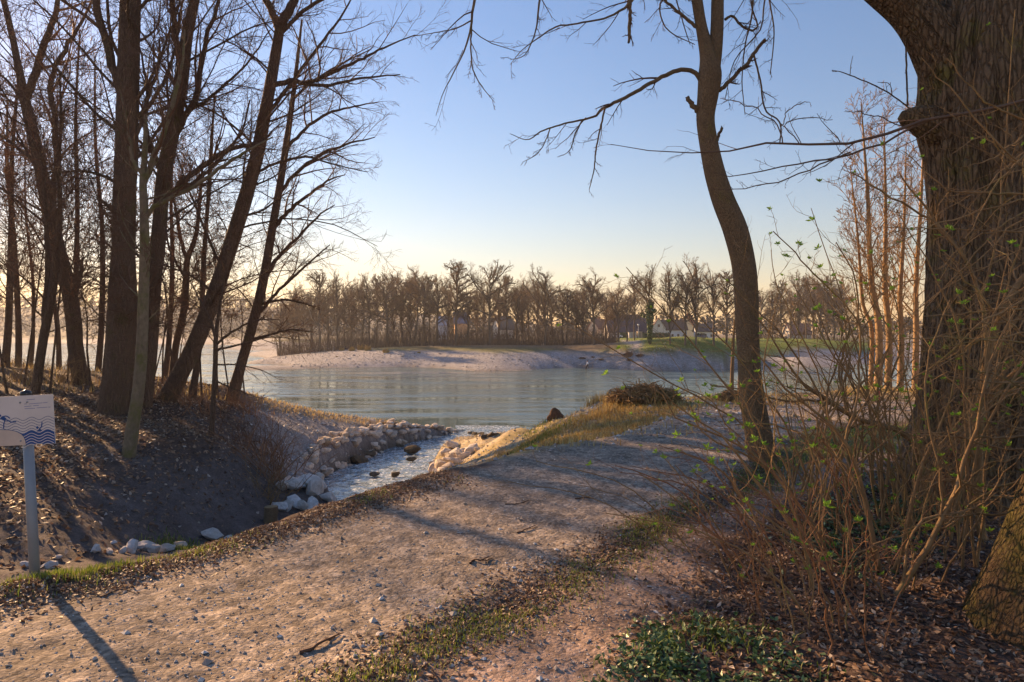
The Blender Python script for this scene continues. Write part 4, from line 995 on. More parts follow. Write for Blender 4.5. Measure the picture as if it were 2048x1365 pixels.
# people on the beach
SKIN = mat_plain('skin', (.45, .28, .2), .6, .05); HAIR = mat_plain('dark_hair', (.02, .015, .012), .7, .1)
def person(label, px, py, h, topc, legc, facing, parent=None):
    p = hit(px, py); z = max(gz(p[0], p[1]), .02); root = empty('person', (p[0], p[1], z), label, 'person'); root.rotation_euler = (0, 0, facing); root.scale = (h,)*3
    J = {'pel': (0, 0, .53, .075), 'waist': (0, .005, .62, .07), 'chest': (0, 0, .74, .085), 'neck': (0, .005, .835, .032), 'head': (0, .012, .885, .05), 'top': (0, .01, .955, .05)}
    for s, n in ((-1, 'l'), (1, 'r')):
        f = s*.13
        J['hip'+n] = (s*.05, 0, .5, .06); J['knee'+n] = (s*.055, f*.75+.015, .275, .042); J['ank'+n] = (s*.055, f*1.1-.02, .05, .026); J['toe'+n] = (s*.06, f*1.1+.07, .02, .022)
        J['sh'+n] = (s*.105, 0, .79, .04); J['elb'+n] = (s*.135, -f*.35-.01, .63, .03); J['wri'+n] = (s*.13, -f*.8+.04, .5, .02); J['hand'+n] = (s*.128, -f*.9+.06, .45, .02)
    E = [('pel', 'waist'), ('waist', 'chest'), ('chest', 'neck'), ('neck', 'head'), ('head', 'top')]
    for n in 'lr': E += [('pel', 'hip'+n), ('hip'+n, 'knee'+n), ('knee'+n, 'ank'+n), ('ank'+n, 'toe'+n), ('chest', 'sh'+n), ('sh'+n, 'elb'+n), ('elb'+n, 'wri'+n), ('wri'+n, 'hand'+n)]
    def skin(names, edges, mat, nm, grow_=1.0):
        ks = list(names); me = bpy.data.meshes.new(nm); me.from_pydata([J[k][:3] for k in ks], [(ks.index(a), ks.index(b)) for a, b in edges], [])
        o = link(nm, me, root); md = o.modifiers.new('skin', 'SKIN'); md.use_smooth_shade = True
        for i, k in enumerate(ks): me.skin_vertices[0].data[i].radius = (J[k][3]*grow_,)*2
        me.skin_vertices[0].data[0].use_root = True
        sm = o.modifiers.new('subsurf', 'SUBSURF'); sm.levels = 1; sm.render_levels = 1; me.materials.append(mat); return o
    skin(J.keys(), E, SKIN, 'body')
    tn = ['chest', 'waist', 'pel', 'shl', 'shr', 'elbl', 'elbr', 'wril', 'wrir']
    skin(tn, [e for e in E if e[0] in tn and e[1] in tn], mat_plain('top_%.2f' % topc[0], topc, .8, .1), 'jacket', 1.22)
    ln = ['pel', 'hipl', 'hipr', 'kneel', 'kneer', 'ankl', 'ankr']
    skin(ln, [e for e in E if e[0] in ln and e[1] in ln], mat_plain('trousers_%.2f' % legc[0], legc, .8, .1), 'trousers', 1.18)
    V, Q_ = tubes_batch(np.array([[[0, -.01, .9], [0, -.012, .93], [0, -.005, .965], [0, 0, .985], [0, 0, .992]]]), np.array([[.05, .056, .052, .032, .004]]), 10)
    link('hair', make_mesh('hair', V, Q_, None, HAIR), root)
    return root
person('person in a white top and dark trousers walking along the gravel beach', 1175, 740, 1.75, (.8, .82, .88), (.02, .022, .035), math.radians(75))
person('small person in dark clothes at the left side of the walker in white', 1172, 742, 1.12, (.03, .028, .035), (.03, .028, .035), math.radians(80))
# ---------------------------------------------------------------- rocks
def rock_mesh(seed, mat, flat=.75, rough=.5):
    import bmesh
    rng = np.random.default_rng(seed)
    bm = bmesh.new(); bmesh.ops.create_icosphere(bm, subdivisions=2, radius=1.0)
    V = np.array([v.co[:] for v in bm.verts]); Tq = [[v.index for v in f.verts] for f in bm.faces]; bm.free()
    for k in range(13):                                  # broken planes
        n = nrm(rng.normal(size=3)); d = rng.uniform(.4, .75); s = V @ n; V = V - np.outer(np.maximum(s-d, 0)*.9, n)
    V *= (1 + rough*.25*rng.normal(size=(len(V), 1))*.35)
    V = V*np.array([1.0, rng.uniform(.65, .95), flat*rng.uniform(.7, 1.0)])
    return make_mesh('rock', V/np.abs(V).max(), None, Tq, mat, False)
R_N = [rock_mesh(i, ROCK) for i in range(7)]; R_W = [rock_mesh(20+i, ROCK_WHITE) for i in range(6)]; R_D = [rock_mesh(40+i, ROCK_WET, .55) for i in range(4)]
rng = np.random.default_rng(99)
def rock(meshes, x, y, size, label, group, sink=.25, name='rock', z=None, tilt=.35):
    zz = gz(x, y) if z is None else z
    o = link(name, meshes[rng.integers(len(meshes))], None, (x, y, zz + size*(.5-sink)))
    o.scale = (size*rng.uniform(.8, 1.15), size*rng.uniform(.75, 1.1), size*rng.uniform(.75, 1.1)); o.rotation_euler = (rng.uniform(-tilt, tilt), rng.uniform(-tilt, tilt), rng.uniform(0, 6.28))
    return tag(o, label, 'rock', group)
# stone edge along the left side of the creek
nl = 0
for t in np.linspace(0, 1, 400):
    pass
cs_len = np.concatenate([[0], np.cumsum(np.linalg.norm(np.diff(CREEK_S[:, :2], axis=0), axis=1))])
def creek_at(y):
    k = int(np.argmin(np.abs(CREEK_S[:, 1]-y))); return CREEK_S[k]
y = 28.0
while y < 50.5:
    c = creek_at(y); rows = 2 if y < 34.5 else (3 if y < 40 else 4)
    size = rng.uniform(.26, .38)
    for r_ in range(rows):
        if r_ >= 2 and rng.random() < .25 and y < 40: continue
        off = c[3] - .05 + r_*rng.uniform(.40, .50); s = size*rng.uniform(.75, 1.15)
        x = c[0]-off*.96 + rng.normal()*.12
        rock(R_N, x, y + rng.normal()*.2, s, 'pale limestone block in the stone edge along the left side of the creek', 'stone edge left of the creek', .08 + .1*(r_ == 0))
    y += size*1.15
for a in np.linspace(-2.6, .3, 9):                         # the tip of the spit
    rock(R_N, -3.6+1.6*math.cos(a+1.9)-.3, 47.6+1.9*math.sin(a+1.9)*.8, rng.uniform(.4, .6), 'pale limestone block in the stone edge along the left side of the creek', 'stone edge left of the creek', .3)
for px, py, s in [(945,866,.5),(952,869,.45),(962,871,.4),(972,873,.42),(980,871,.35),(990,869,.3)]:
    p = hit(px, py+2); rock(R_D, p[0], p[1], s*.9, 'low dark stone in the mouth of the creek', 'stones in the creek mouth', .35, z=max(p[2], -.05))
for px, py, s in [(866,938,.34),(876,930,.36),(884,922,.38),(893,914,.4),(902,908,.4),(880,942,.34),(893,935,.36),(905,930,.4),(915,920,.45),(922,931,.42),(930,938,.36),(942,930,.4),(900,950,.34),(885,953,.32),(915,948,.34),(935,926,.34),(955,938,.3),(948,922,.3),(872,948,.28)]:
    p = PZ(px, py+3, .75 + .35*sstep(900, 950, py)); rock(R_N, p[0], p[1], s*1.15, 'sunlit mossy rock at the foot of the sandy slope right of the creek', 'rocks right of the creek', .12)
for px, py, s, lab in [(820,918,.55,'brown stone breaking the creek surface in midstream'),(853,955,.3,'flat brown stone in the creek nearest the right bank'),(836,968,.28,'square dark stone in the creek close to the track edge'),
        (812,975,.3,'low dark stone in the creek beside the square one'),(790,972,.3,'low wet stone in midstream below the white water'),(752,972,.36,'low wet stone left of midstream near the track'),
        (716,942,.6,'long low brown stone near the stone edge of the creek'),(736,918,.5,'dark stone touching the stone edge half way up the creek'),(820,940,.34,'wet stone in the white water of midstream'),(800,900,.35,'small wet stone in the upper creek')]:
    p = hit(px, py); c = creek_at(p[1]); rock(R_D, p[0], p[1], s, lab, None, .1, z=c[2]-.02, name='stone', tilt=.15)
# white broken rocks at the creek bend
WB = 'white broken rocks at the creek bend'
for px, py, s in [(566,1026,.42),(583,1020,.42),(598,1014,.38),(614,1012,.46),(630,1016,.4),(590,1034,.3),(606,1036,.3),(624,1034,.32),(642,1006,.34),(574,1040,.3),(650,1022,.3),(556,1046,.3),(660,1010,.28),(636,1000,.3)]:
    p = PZ(px, py+4, 1.55); rock(R_W, p[0], p[1], s, 'white broken rock in the pile at the bend of the creek', WB, .2, tilt=.9)
for px, py, s in [(655,990,.45),(672,994,.4),(668,1004,.4)]:
    p = PZ(px, py, 1.25); rock(R_D, p[0], p[1], s, 'dark wet boulder between the white rocks and the creek', 'dark boulders at the creek bend', .2)
for px, py, s, lab, m_ in [(266,1110,.24,'white rock in the ditch right of the grass tuft by the sign',R_W),(292,1094,.26,'largest white rock in the ditch between sign and creek',R_W),(306,1102,.2,'white rock touching the largest one in the ditch',R_W),(332,1098,.2,'small white rock right of the largest one in the ditch',R_W),
        (362,1088,.26,'rounded pinkish rock in the ditch',R_N),(425,1066,.28,'white pointed rock standing alone in the ditch',R_W),(460,1068,.24,'flat white rock right of the lone pointed rock',R_W),(500,1056,.2,'last small white rock of the ditch toward the creek',R_W),
        (192,1118,.15,'small white rock just behind the roadside grass',R_W),(220,1122,.13,'flat white stone behind the roadside grass',R_W),(98,1140,.14,'white stone right of the sign post',R_W),(54,1142,.13,'small white stone left of the sign post',R_W),(246,1116,.12,'tiny white stone left of the ditch rocks',R_W),(118,1121,.08,'tiny pale stone behind the sign post',R_W),(228,1094,.08,'tiny pale stone lying higher in the ditch',R_W)]:
    p = PZ(px, py+5, 2.2 + .9*sstep(500, 60, px)); rock(m_, p[0], p[1], s*1.0, lab, None, .22, name='rock' if s > .18 else 'stone')
# single stones and sticks lying on the track
st_px = [(690,1285,.035),(935,1295,.045),(875,1315,.05),(1075,1110,.05),(1090,1122,.05),(255,1268,.04),(552,1252,.05),(250,1185,.045),(430,1182,.04),(478,1212,.035),(560,1150,.03),(760,1275,.09),(745,1290,.05),(710,1320,.04),(1076,1316,.045),(1112,1335,.05),(950,1195,.05),(1264,1255,.04),(335,1328,.04),(366,1308,.035),(262,1345,.05),(95,1352,.05),(15,1336,.045),(190,1325,.04),(1030,1160,.04),(880,1215,.045),(620,1200,.035),(1180,1240,.03),(445,1290,.035),(25,1275,.035),(930,1010,.05),(1110,1010,.045),(845,1095,.035),(1040,1040,.05)]
for px, py, s in st_px:
    p = hit(px, py); rock(R_N if rng.random() < .6 else R_W, p[0], p[1], s*.42, 'grey pebble lying loose on the gravel of the track', 'loose pebbles on the track', .25, name='pebble', tilt=.2)
def stick(label, pts, r0):
    P = []
    for px, py in pts:
        p = hit(px, py); p[2] = gz(p[0], p[1]) + r0*.8; P.append(p)
    q = resample(np.array(P), 12); q[1:-1, :2] += rng.normal(size=(10, 2))*r0*.5; q[4:8, 2] += r0
    g = Geo(); g.tubes(q[None], (np.linspace(1, .35, 12)*r0)[None], 6)
    k = q[6]; g.tubes(np.array([[k, k+np.array([.05, .04, .01]), k+np.array([.08, .09, .005])]]), np.array([[r0*.6, r0*.5, r0*.25]]), 5)
    tag(link('stick', g.mesh('stick', TWIG_DARK, origin=q[0]), None, q[0]), label, 'stick')
stick('mossy broken stick lying on the near part of the track', [(600,1306),(630,1296),(655,1284),(678,1273)], .010)
stick('dark bent twig on the track left of the pair of pebbles', [(940,1130),(948,1124),(965,1126),(985,1120)], .008)
stick('thin grey twig lying across the middle of the track', [(1035,1066),(1055,1058),(1075,1053)], .007)
stick('short dark twig on the track near the far pebbles', [(1150,1000),(1170,999),(1188,997)], .007)
stick('dark twig on the track below the drooping shrub branches', [(1010,1012),(1040,1010),(1056,1004)], .006)
stick('pale broken twig in the grass verge between track and footpath', [(1205,1120),(1215,1112),(1228,1104)], .010)
stick('thin curved twig on the left part of the track', [(200,1195),(240,1180),(275,1190)], .005)

# ---------------------------------------------------------------- stump, brush piles, marker
def blob(name, label, cat, p, size, seed, mat):
    o = link(name, rock_mesh(seed, mat, 1.0, 1.1), None, (p[0], p[1], gz(p[0], p[1])+size[2]*.45)); o.scale = size; return tag(o, label, cat)
ROT = mat_plain('rotten_wood', (.13, .07, .04), .95, .5, 9, .9)
p = hit(1111, 838); d_ = p[1]
root = empty('tree_stump', (p[0], p[1], gz(p[0], p[1])), 'weathered reddish tree stump on the crest of the sandy slope', 'stump')
g = Geo(); k = d_/F; bark_tube(g, np.array([[0,0,-.15],[-.02*k,0,4*k],[-1*k,0,12*k],[-2*k,0,18*k],[-2*k,0,22*k]]), np.array([13,12,10,7,2.5])*k, 28, .03, .22, 5, .22, 6); link('wood', g.mesh('wood', ROT), root)
g = Geo(); q = np.array([[[8*k,0,6*k],[14*k,0,3*k],[20*k,-2*k,-1*k]],[[-9*k,0,4*k],[-14*k,-1*k,1*k],[-17*k,-2*k,-2*k]]]); g.tubes(q, np.array([[7,5,2]]*2)*k, 8); link('root', g.mesh('root', ROT), root)
p = PZ(541, 1050, 1.85); root = empty('tree_stump', (p[0], p[1], gz(p[0], p[1])), 'small cut brown stump beside the white rocks at the creek bend', 'stump'); k = p[1]/F
g = Geo(); P = np.array([[0,0,-.1],[0,0,10*k],[k,0,22*k],[k,0,34*k]]); bark_tube(g, P, np.array([15,13,13,13])*k, 20, .05, .05, 3); link('wood', g.mesh('wood', BARK_MID), root)
g = Geo(); g.cyl((k, 0, 33.5*k), (k, 0, 34.2*k), 12.5*k, None, 20); link('cut_face', g.mesh('cut_face', mat_plain('cut_wood', (.3, .2, .1), .8, .2)), root)
def brush_pile(label, px, py, wpx, hpx, n, seed):
    p = hit(px, py); k = p[1]/F; r = np.random.default_rng(seed); z = gz(p[0], p[1])
    a = r.uniform(0, 6.28, n); rad = np.sqrt(r.random(n)); W_ = wpx*k/2; H_ = hpx*k
    cx = rad*np.cos(a)*W_; cy = rad*np.sin(a)*W_*.7; cz = H_*np.sqrt(np.clip(1-rad**2, 0, 1))*r.uniform(.05, 1.0, n)
    c = np.stack([cx, cy, cz], 1); L = r.uniform(.18, .55, n)*min(1.0, W_*1.2); d = nrm(np.stack([r.normal(size=n)+cx/W_*.8, r.normal(size=n), r.normal(size=n)*.45+.15*cz/H_], 1))
    bow = r.normal(size=(n, 3))*.12*L[:, None]
    P = np.stack([c-d*L[:, None]/2, c-d*L[:, None]/6+bow, c+d*L[:, None]/5+bow, c+d*L[:, None]/2], 1)
    P[..., 2] = np.maximum(P[..., 2], -.03)
    root = empty('brush_pile', (p[0], p[1], z), label, 'brush pile')
    R = np.tile([.010, .010, .008, .005], (n, 1))*r.uniform(.6, 1.5, (n, 1))
    m_ = n-28
    g = Geo(); g.tubes(P[:m_], R[:m_], 4); tag(link('twigs', g.mesh('twigs', TWIG_TAN), root), kind='stuff')
    for i in range(m_, n):
        g = Geo(); g.tubes(P[i:i+1], R[i:i+1]*1.5, 5); link('stick', g.mesh('stick', TWIG_TAN), root)
brush_pile('domed pile of cut brushwood at the river edge of the promontory', 1290, 806, 134, 29, 1500, 5)
brush_pile('low pile of cut brushwood left of the crooked tree', 1462, 803, 62, 17, 500, 6)
p = hit(1758, 803); k = p[1]/F; root = empty('marker_post', (p[0], p[1], gz(p[0], p[1])), 'thin red and white marker post beside the slender sunlit trees', 'post')
g = Geo(); g.cyl((0, 0, -.1), (0, 0, 22*k), 1.3*k, None, 8); link('post', g.mesh('post', mat_plain('red_paint', (.6, .07, .05), .6, .1)), root)
g = Geo(); g.cyl((0, 0, 22*k+.001), (0, 0, 29*k), 1.3*k, None, 8); link('white_top', g.mesh('white_top', mat_plain('white_paint', (.75, .72, .68), .6, .05)), root)

# ---------------------------------------------------------------- swimming sign
D = 4.55; pb = W(70, 1150, D); zb = pb[2]
SG = empty('information_sign', (pb[0], pb[1], zb), 'white and blue swimming information sign on a grey post at the left edge', 'sign')
k = D/F; tilt = math.radians(2.9); SG.rotation_euler = (0, -tilt, 0)
POST = mat_plain('galvanised_steel', (.22, .26, .30), .55, .12, 6, .05, .3)
WHITE = mat_plain('sign_white', (.58, .55, .54), .5, .08, 7); BLUE = mat_plain('sign_blue', (.015, .07, .24), .45, .1, 5); LINE = mat_plain('sign_line', (.05, .09, .2), .5, .1); CREAM = mat_plain('sign_cream', (.5, .43, .38), .6, .12, 9); GREYT = mat_plain('sign_text', (.22, .24, .38), .6, .1)
g = Geo(); g.cyl((0, 0, -.5), (0, 0, 1.205), .031, None, 20); link('post', g.mesh('post', POST), SG)
g = Geo(); P = np.array([[0,0,1.2],[0,0,1.205],[0,0,1.225],[0,0,1.235]]); g.tubes(P[None], np.array([[.034,.036,.03,.004]]), 18); link('post_cap', g.mesh('post_cap', mat_plain('black_cap', (.02, .02, .02), .3, .1, spec=.5)), SG)
# panel local frame: origin = top right corner seen in the photograph, x right, y up (metres), thickness along world y
def sgn(u, v):                     # zoom coordinates (9.75 per photo pixel) -> panel x, z relative to the post base
    px, py = u/9.75, 780 + v/9.75
    dx, dz = (px-70)*k, (1150-py)*k
    c, s = math.cos(tilt), math.sin(tilt)
    return (dx*c + dz*s, -dx*s + dz*c)
x1, zt = sgn(1112, 75); x1b, zb1 = sgn(1145, 1030); x0, _ = sgn(-480, 100); xr = (x1+x1b)/2
FRONT = -.036
PAN = empty('panel', (0, 0, 0), None, None); PAN.parent = SG; del PAN
pan = [o for o in bpy.data.objects if o.name.startswith('panel') and o.parent == SG][0]; bpy.data.objects.remove(pan)
g = Geo(); g.box(x0, xr, FRONT, FRONT+.004, zb1, zt); panel = link('panel', g.mesh('panel', WHITE, False), SG)
layer = [0]
def strip(name, pts, w, mat, lift=.0006):
    """flat printed line lying on the panel"""
    P = np.array([sgn(*p) for p in pts]); t = np.gradient(P, axis=0); t = t/np.linalg.norm(t, axis=1, keepdims=True); n = np.stack([-t[:, 1], t[:, 0]], 1)*w*k/9.75/2
    a = P+n; b = P-n; m = (np.maximum(a, b)[:, 0] > x0)
    V = np.concatenate([np.column_stack([a[:, 0], np.full(len(a), FRONT-lift), a[:, 1]]), np.column_stack([b[:, 0], np.full(len(b), FRONT-lift), b[:, 1]])])
    V[:, 0] = np.clip(V[:, 0], x0+.001, xr-.001); nP = len(P)
    link(name, make_mesh(name, V, [(i, i+1, nP+i+1, nP+i) for i in range(nP-1)], None, mat, False), panel)
def patch(name, pts, mat, lift):
    P = np.array([sgn(*p) for p in pts]); P[:, 0] = np.clip(P[:, 0], x0+.001, xr-.0012); P[:, 1] = np.clip(P[:, 1], zb1+.001, zt-.001)
    me = bpy.data.meshes.new(name); me.from_pydata([(x, FRONT-lift, z) for x, z in P], [], [list(range(len(P)))]); me.materials.append(mat); link(name, me, panel)
us = np.linspace(-470, 1135, 120)
wav = lambda u, v0: v0 + 28*np.cos((u-690)*2*np.pi/312 + np.pi) - (u-690)*.056
for j in range(6):
    strip('wave_line', [(u, wav(u, 548+54*j)) for u in us], 9, LINE, .0006)
sea = [(u, wav(u, 800)) for u in np.linspace(380, 1135, 60)] + [(1150, 1035), (380, 1085)]
patch('sea', sea, BLUE, .0010)
for j in range(5):
    strip('wave_line', [(u, wav(u, 858+53*j)) for u in np.linspace(490, 1130, 60)], 12, WHITE, .0014)
arch = [(u, v) for u, v in [(-470, 800), (-300, 778), (-100, 765), (100, 762), (250, 768), (350, 782), (430, 808), (500, 850), (548, 905), (575, 970), (590, 1040), (594, 1080), (594, 1092), (-470, 1190)]]
patch('beach_arch', arch, CREAM, .0018)
strip('arch_line', arch[:-2], 10, LINE, .0022)
disc = lambda cu, cv, r: [(cu+r*math.cos(a), cv+r*math.sin(a)) for a in np.linspace(0, 2*math.pi, 14, endpoint=False)]
patch('runner', disc(85, 492, 24), BLUE, .0016); patch('runner', [(78, 560), (120, 505), (175, 520), (210, 550), (185, 592), (140, 570)], BLUE, .0016)
strip('runner', [(-40, 500), (10, 530), (70, 572), (110, 530)], 20, BLUE, .0020); strip('runner', [(130, 512), (200, 498), (240, 515), (278, 545)], 20, BLUE, .0020)
strip('runner', [(190, 570), (160, 640), (155, 740)], 20, BLUE, .0024); strip('runner', [(205, 570), (250, 590), (300, 618), (400, 610)], 22, BLUE, .0024)
patch('swimmer', disc(808, 722, 26), BLUE, .0016); patch('swimmer', [(790, 800), (850, 738), (905, 775), (870, 800)], BLUE, .0016); strip('swimmer', [(852, 745), (890, 700), (898, 618)], 22, BLUE, .0020)
for a, b in [((600, 185), (760, 172)), ((550, 268), (600, 262)), ((640, 266), (900, 244)), ((910, 243), (1000, 238)), ((550, 318), (690, 304)), ((725, 300), (835, 292)), ((560, 358), (760, 350)), ((790, 342), (1000, 328)), ((1015, 327), (1060, 324)), ((-200, 330), (60, 310)), ((-220, 380), (20, 362)), ((-200, 280), (40, 270))]:
    strip('text_line', [a, ((a[0]+b[0])/2, (a[1]+b[1])/2), b], 12, GREYT, .0006)
for u, v in [(475, 240), (612, 230), (487, 982)]:
    x_, z_ = sgn(u, v); g = Geo(); g.cyl((x_, FRONT-.0045, z_), (x_, FRONT+.001, z_), .006, None, 10); link('bolt', g.mesh('bolt', POST), panel)
# ---------------------------------------------------------------- shrubs on the right
def leaf_cluster_mesh(seed):
    r = np.random.default_rng(seed); g = Geo(); n = 7
    for i in range(n):
        a = i*2.4 + r.uniform(-.3, .3); e = r.uniform(.2, 1.2); L = r.uniform(.022, .042)
        d = np.array([math.cos(a)*math.cos(e), math.sin(a)*math.cos(e), math.sin(e)]); s = nrm(np.cross(d, [0, 0, 1.0]))*L*.27; u = np.cross(s, d); u = nrm(u)*L*.12
        b = d*.004
        g.add([b, b+d*L*.45+s+u, b+d*L, b+d*L*.45-s+u, b+d*L*.5-u], None, [(0, 4, 1), (1, 4, 2), (2, 4, 3), (3, 4, 0)])
    return g.mesh('leaf_cluster', LEAF_BUD, False)
LC = [leaf_cluster_mesh(300+i) for i in range(5)]
rs = np.random.default_rng(123)
def shrub_px(name, label, D, stems, seed, mat=TWIG_TAN, n2=5, n3=3, leaves=10, l2=.4, l3=.4, group=None, cat='shrub', base=None, bow=.1, t0=.3):
    """hand placed stems [(px,py,width[,dD])...]; side twigs grown from them; leaf clusters at twig tips"""
    r = np.random.default_rng(seed); L = [px_line(s, D) for s in stems]
    b = L[0][0][0] if base is None else base
    org = np.array([b[0], b[1], gz(b[0], b[1])]); root = empty(name, org, label, cat, group)
    A = []
    for p, rad in L:
        q = resample(np.column_stack([p, rad]), 14); q[1:-1, :3] += r.normal(size=(12, 3))*.006*np.array([1, 1.5, 1])
        if q[0, 2] < org[2]+.25 and p is L[0][0]: q[0, 2] = min(q[0, 2], gz(q[0, 0], q[0, 1])-.05)
        A.append(q); g = Geo(); g.tubes(q[None, :, :3], q[None, :, 3], 8); link('stem', g.mesh('stem', mat, origin=org), root)
    A = np.array(A); P, R = A[..., :3], A[..., 3]
    P2, R2 = grow(P, R, n2, 6, (t0, 1), l2, (25, 65), .05, .16, .5, .4, .0018, r)
    P3, R3 = grow(P2, R2, n3, 5, (.25, 1), l3, (25, 60), .06, .16, .65, .5, .0013, r)
    g = Geo(); g.tubes(P2, R2, 5); g.tubes(P3, R3, 4)
    # buds along twigs
    tag(link('twigs', g.mesh('twigs', mat, origin=org), root), kind='stuff')
    tips = np.concatenate([P3[:, -1], P2[:, -1], P[:, -1]]); r.shuffle(tips)
    for t in tips[:int(leaves*1.4)]:
        o = link('leaf_cluster', LC[r.integers(5)], root, t-org); o.rotation_euler = (r.uniform(-.5, .5), r.uniform(-.5, .5), r.uniform(0, 6.28)); s = r.uniform(.55, 1.1); o.scale = (s, s, s)
    return root
shrub_px('shrub', 'shrub with a pale straight stem and arching branches over the footpath', 4.3,
    [[(1637,1372,13),(1628,1250,12),(1624,1170,11),(1612,1095,10),(1560,1020,8),(1510,960,6),(1470,905,5),(1430,860,3.5),(1380,830,3),(1340,800,2.4),(1310,765,1.6)],
     [(1600,1085,6),(1560,1055,6),(1500,1010,5),(1440,940,4),(1400,920,3),(1360,900,2)],
     [(1625,1180,7),(1600,1220,5),(1540,1280,4),(1480,1330,3),(1430,1345,2)],
     [(1620,1130,5),(1660,1120,5),(1700,1112,4),(1770,1080,3),(1830,1060,2.4)],
     [(1612,1095,6),(1580,1000,5),(1535,900,4),(1500,830,3),(1480,790,2.4),(1450,770,1.6)]], 401, TWIG_TAN, 6, 4, 22)
shrub_px('shrub', 'mossy crooked shrub with a knobby trunk, largest of the shrubs before the old tree', 4.7,
    [[(1815,1345,24),(1795,1270,20),(1775,1200,18),(1762,1160,17),(1748,1090,13),(1735,1020,12),(1718,950,10),(1690,885,8),(1660,850,6.5),(1600,800,5.5),(1550,750,4),(1500,690,2.5)],
     [(1765,1165,13),(1800,1120,11),(1815,1040,9),(1835,960,8),(1870,880,6),(1900,800,4),(1915,720,2.5)],
     [(1690,885,6),(1715,800,5),(1722,730,5),(1718,640,4),(1708,560,3.6),(1690,515,3),(1672,485,2.4)],
     [(1720,650,4),(1690,610,4),(1640,560,3.6),(1600,520,3),(1570,490,2.6),(1546,463,2.2)],
     [(1660,850,4),(1640,760,3.6),(1610,690,3.2),(1580,620,2.6),(1550,560,2),(1542,500,1.6)],
     [(1730,1000,5),(1690,930,4.5),(1620,880,4),(1540,850,3),(1470,850,2)],
     [(1775,1200,9),(1740,1180,7),(1735,1130,6),(1760,1100,5)]], 402, TWIG_TAN, 6, 4, 26)
shrub_px('shrub', 'shrub with a thick grey stem leaning right along the mossy trunk', 4.2,
    [[(1690,1365,18),(1725,1300,18),(1790,1200,16),(1850,1100,13),(1885,1030,11),(1920,950,10),(1950,860,8),(1960,780,6),(1990,700,4),(2030,620,2.5)],
     [(1800,1190,7),(1830,1050,6),(1900,1030,5),(1960,1010,5),(2000,960,4),(2050,900,3)],
     [(1880,1040,6),(1880,960,5.5),(1860,860,5),(1850,760,4),(1870,680,3),(1900,600,2)]], 403, TWIG_TAN, 6, 4, 14)
shrub_px('shrub', 'green mossy shrub forking before the dark side of the old tree', 5.4,
    [[(1972,1180,24),(1960,1040,20),(1955,930,19),(1962,820,18),(1972,720,17),(1985,660,16),(2020,590,15),(2060,540,13),(2120,480,9)],
     [(1972,720,12),(1965,640,10),(1955,580,9),(1935,520,7),(1890,470,6),(1840,400,5),(1800,350,3)],
     [(1955,930,10),(1930,880,10),(1940,840,9),(1975,780,8),(2010,740,5)],
     [(1960,600,6),(1985,520,5),(2000,420,4),(2010,300,3.5),(2020,150,2.5),(2030,20,2)],
     [(1940,530,6),(1890,460,6),(1830,420,5),(1780,395,4.5),(1740,370,4),(1700,345,2.5)]], 404, TWIG_TAN, 6, 4, 12)
shrub_px('shrub', 'shrub behind the mossy crooked one, its lowest branch bent flat toward the left', 6.4,
    [[(1870,1000,17),(1830,890,14),(1800,862,13),(1740,848,12),(1700,832,10),(1650,800,8),(1600,762,6),(1570,720,5),(1545,680,3.5),(1520,640,2)],
     [(1700,832,6),(1680,760,5),(1690,690,4.5),(1700,650,3.5),(1670,630,2.5)],
     [(1740,848,5),(1780,760,4.5),(1800,690,4),(1790,600,3),(1760,540,2)],
     [(1650,800,5),(1560,800,4),(1500,780,3),(1420,770,2)]], 405, TWIG_TAN, 6, 4, 18)
shrub_px('overhanging_branch', 'long brown branch with tiny buds crossing in front of the old tree', 5.3,
    [[(2240,170,10),(2120,188,9),(2040,205,8.5),(1960,220,8),(1880,235,7.5),(1810,256,7),(1745,278,6.4),(1690,292,6),(1640,292,5.5),(1580,287,4.8),(1520,286,4.2),(1480,297,3.6),(1440,308,3),(1380,306,2.4),(1310,303,2),(1260,294,1.6),(1221,289,1.2)],
     [(1860,240,5),(1800,268,5),(1740,296,4.6),(1680,314,4),(1600,328,3.2),(1540,342,2.6),(1470,352,2),(1425,345,1.2)],
     [(1700,305,3.6),(1640,330,3.2),(1560,362,2.6),(1500,376,2),(1450,380,1.6),(1424,378,1)],
     [(1565,287,3),(1562,262,2.8),(1545,240,2.6),(1510,218,2.2),(1470,203,1.8),(1440,197,1.2)],
     [(1562,262,2.4),(1575,225,2),(1600,206,1.8),(1620,205,1)],
     [(1600,290,2.4),(1570,250,2.2),(1620,236,2),(1665,240,1.2)],
     [(1810,256,3),(1760,236,2.6),(1720,226,2),(1690,222,1.2)]], 406, mat_plain('branch_bark', (.14, .085, .055), .7, .25, 5), 9, 3, 0, .16, .4, cat='branch', base=W(2240, 170, 5.3))
shrub_px('shrub', 'leafing sprig shrub reaching left over the track in front of the crooked tree', 4.6,
    [[(1720,1300,9),(1680,1180,8),(1640,1080,7),(1590,1000,6),(1530,930,5),(1480,890,4.4),(1430,870,4),(1385,850,3.6),(1350,835,3),(1330,810,2.6),(1325,790,2)],
     [(1560,960,4.4),(1490,910,4),(1420,878,3.4),(1395,845,3),(1388,822,2.4),(1380,812,2)],
     [(1650,1100,5),(1560,1060,4),(1480,1030,3.4),(1420,1000,3),(1380,960,2.4),(1350,930,1.6)],
     [(1640,1080,5),(1640,960,4.4),(1610,860,3.6),(1590,780,3),(1600,700,2.4),(1580,650,1.6)],
     [(1480,890,3),(1440,830,2.6),(1420,800,2.2),(1380,783,1.8),(1362,764,1.4)]], 407, TWIG_TAN, 6, 4, 30, l2=.3)
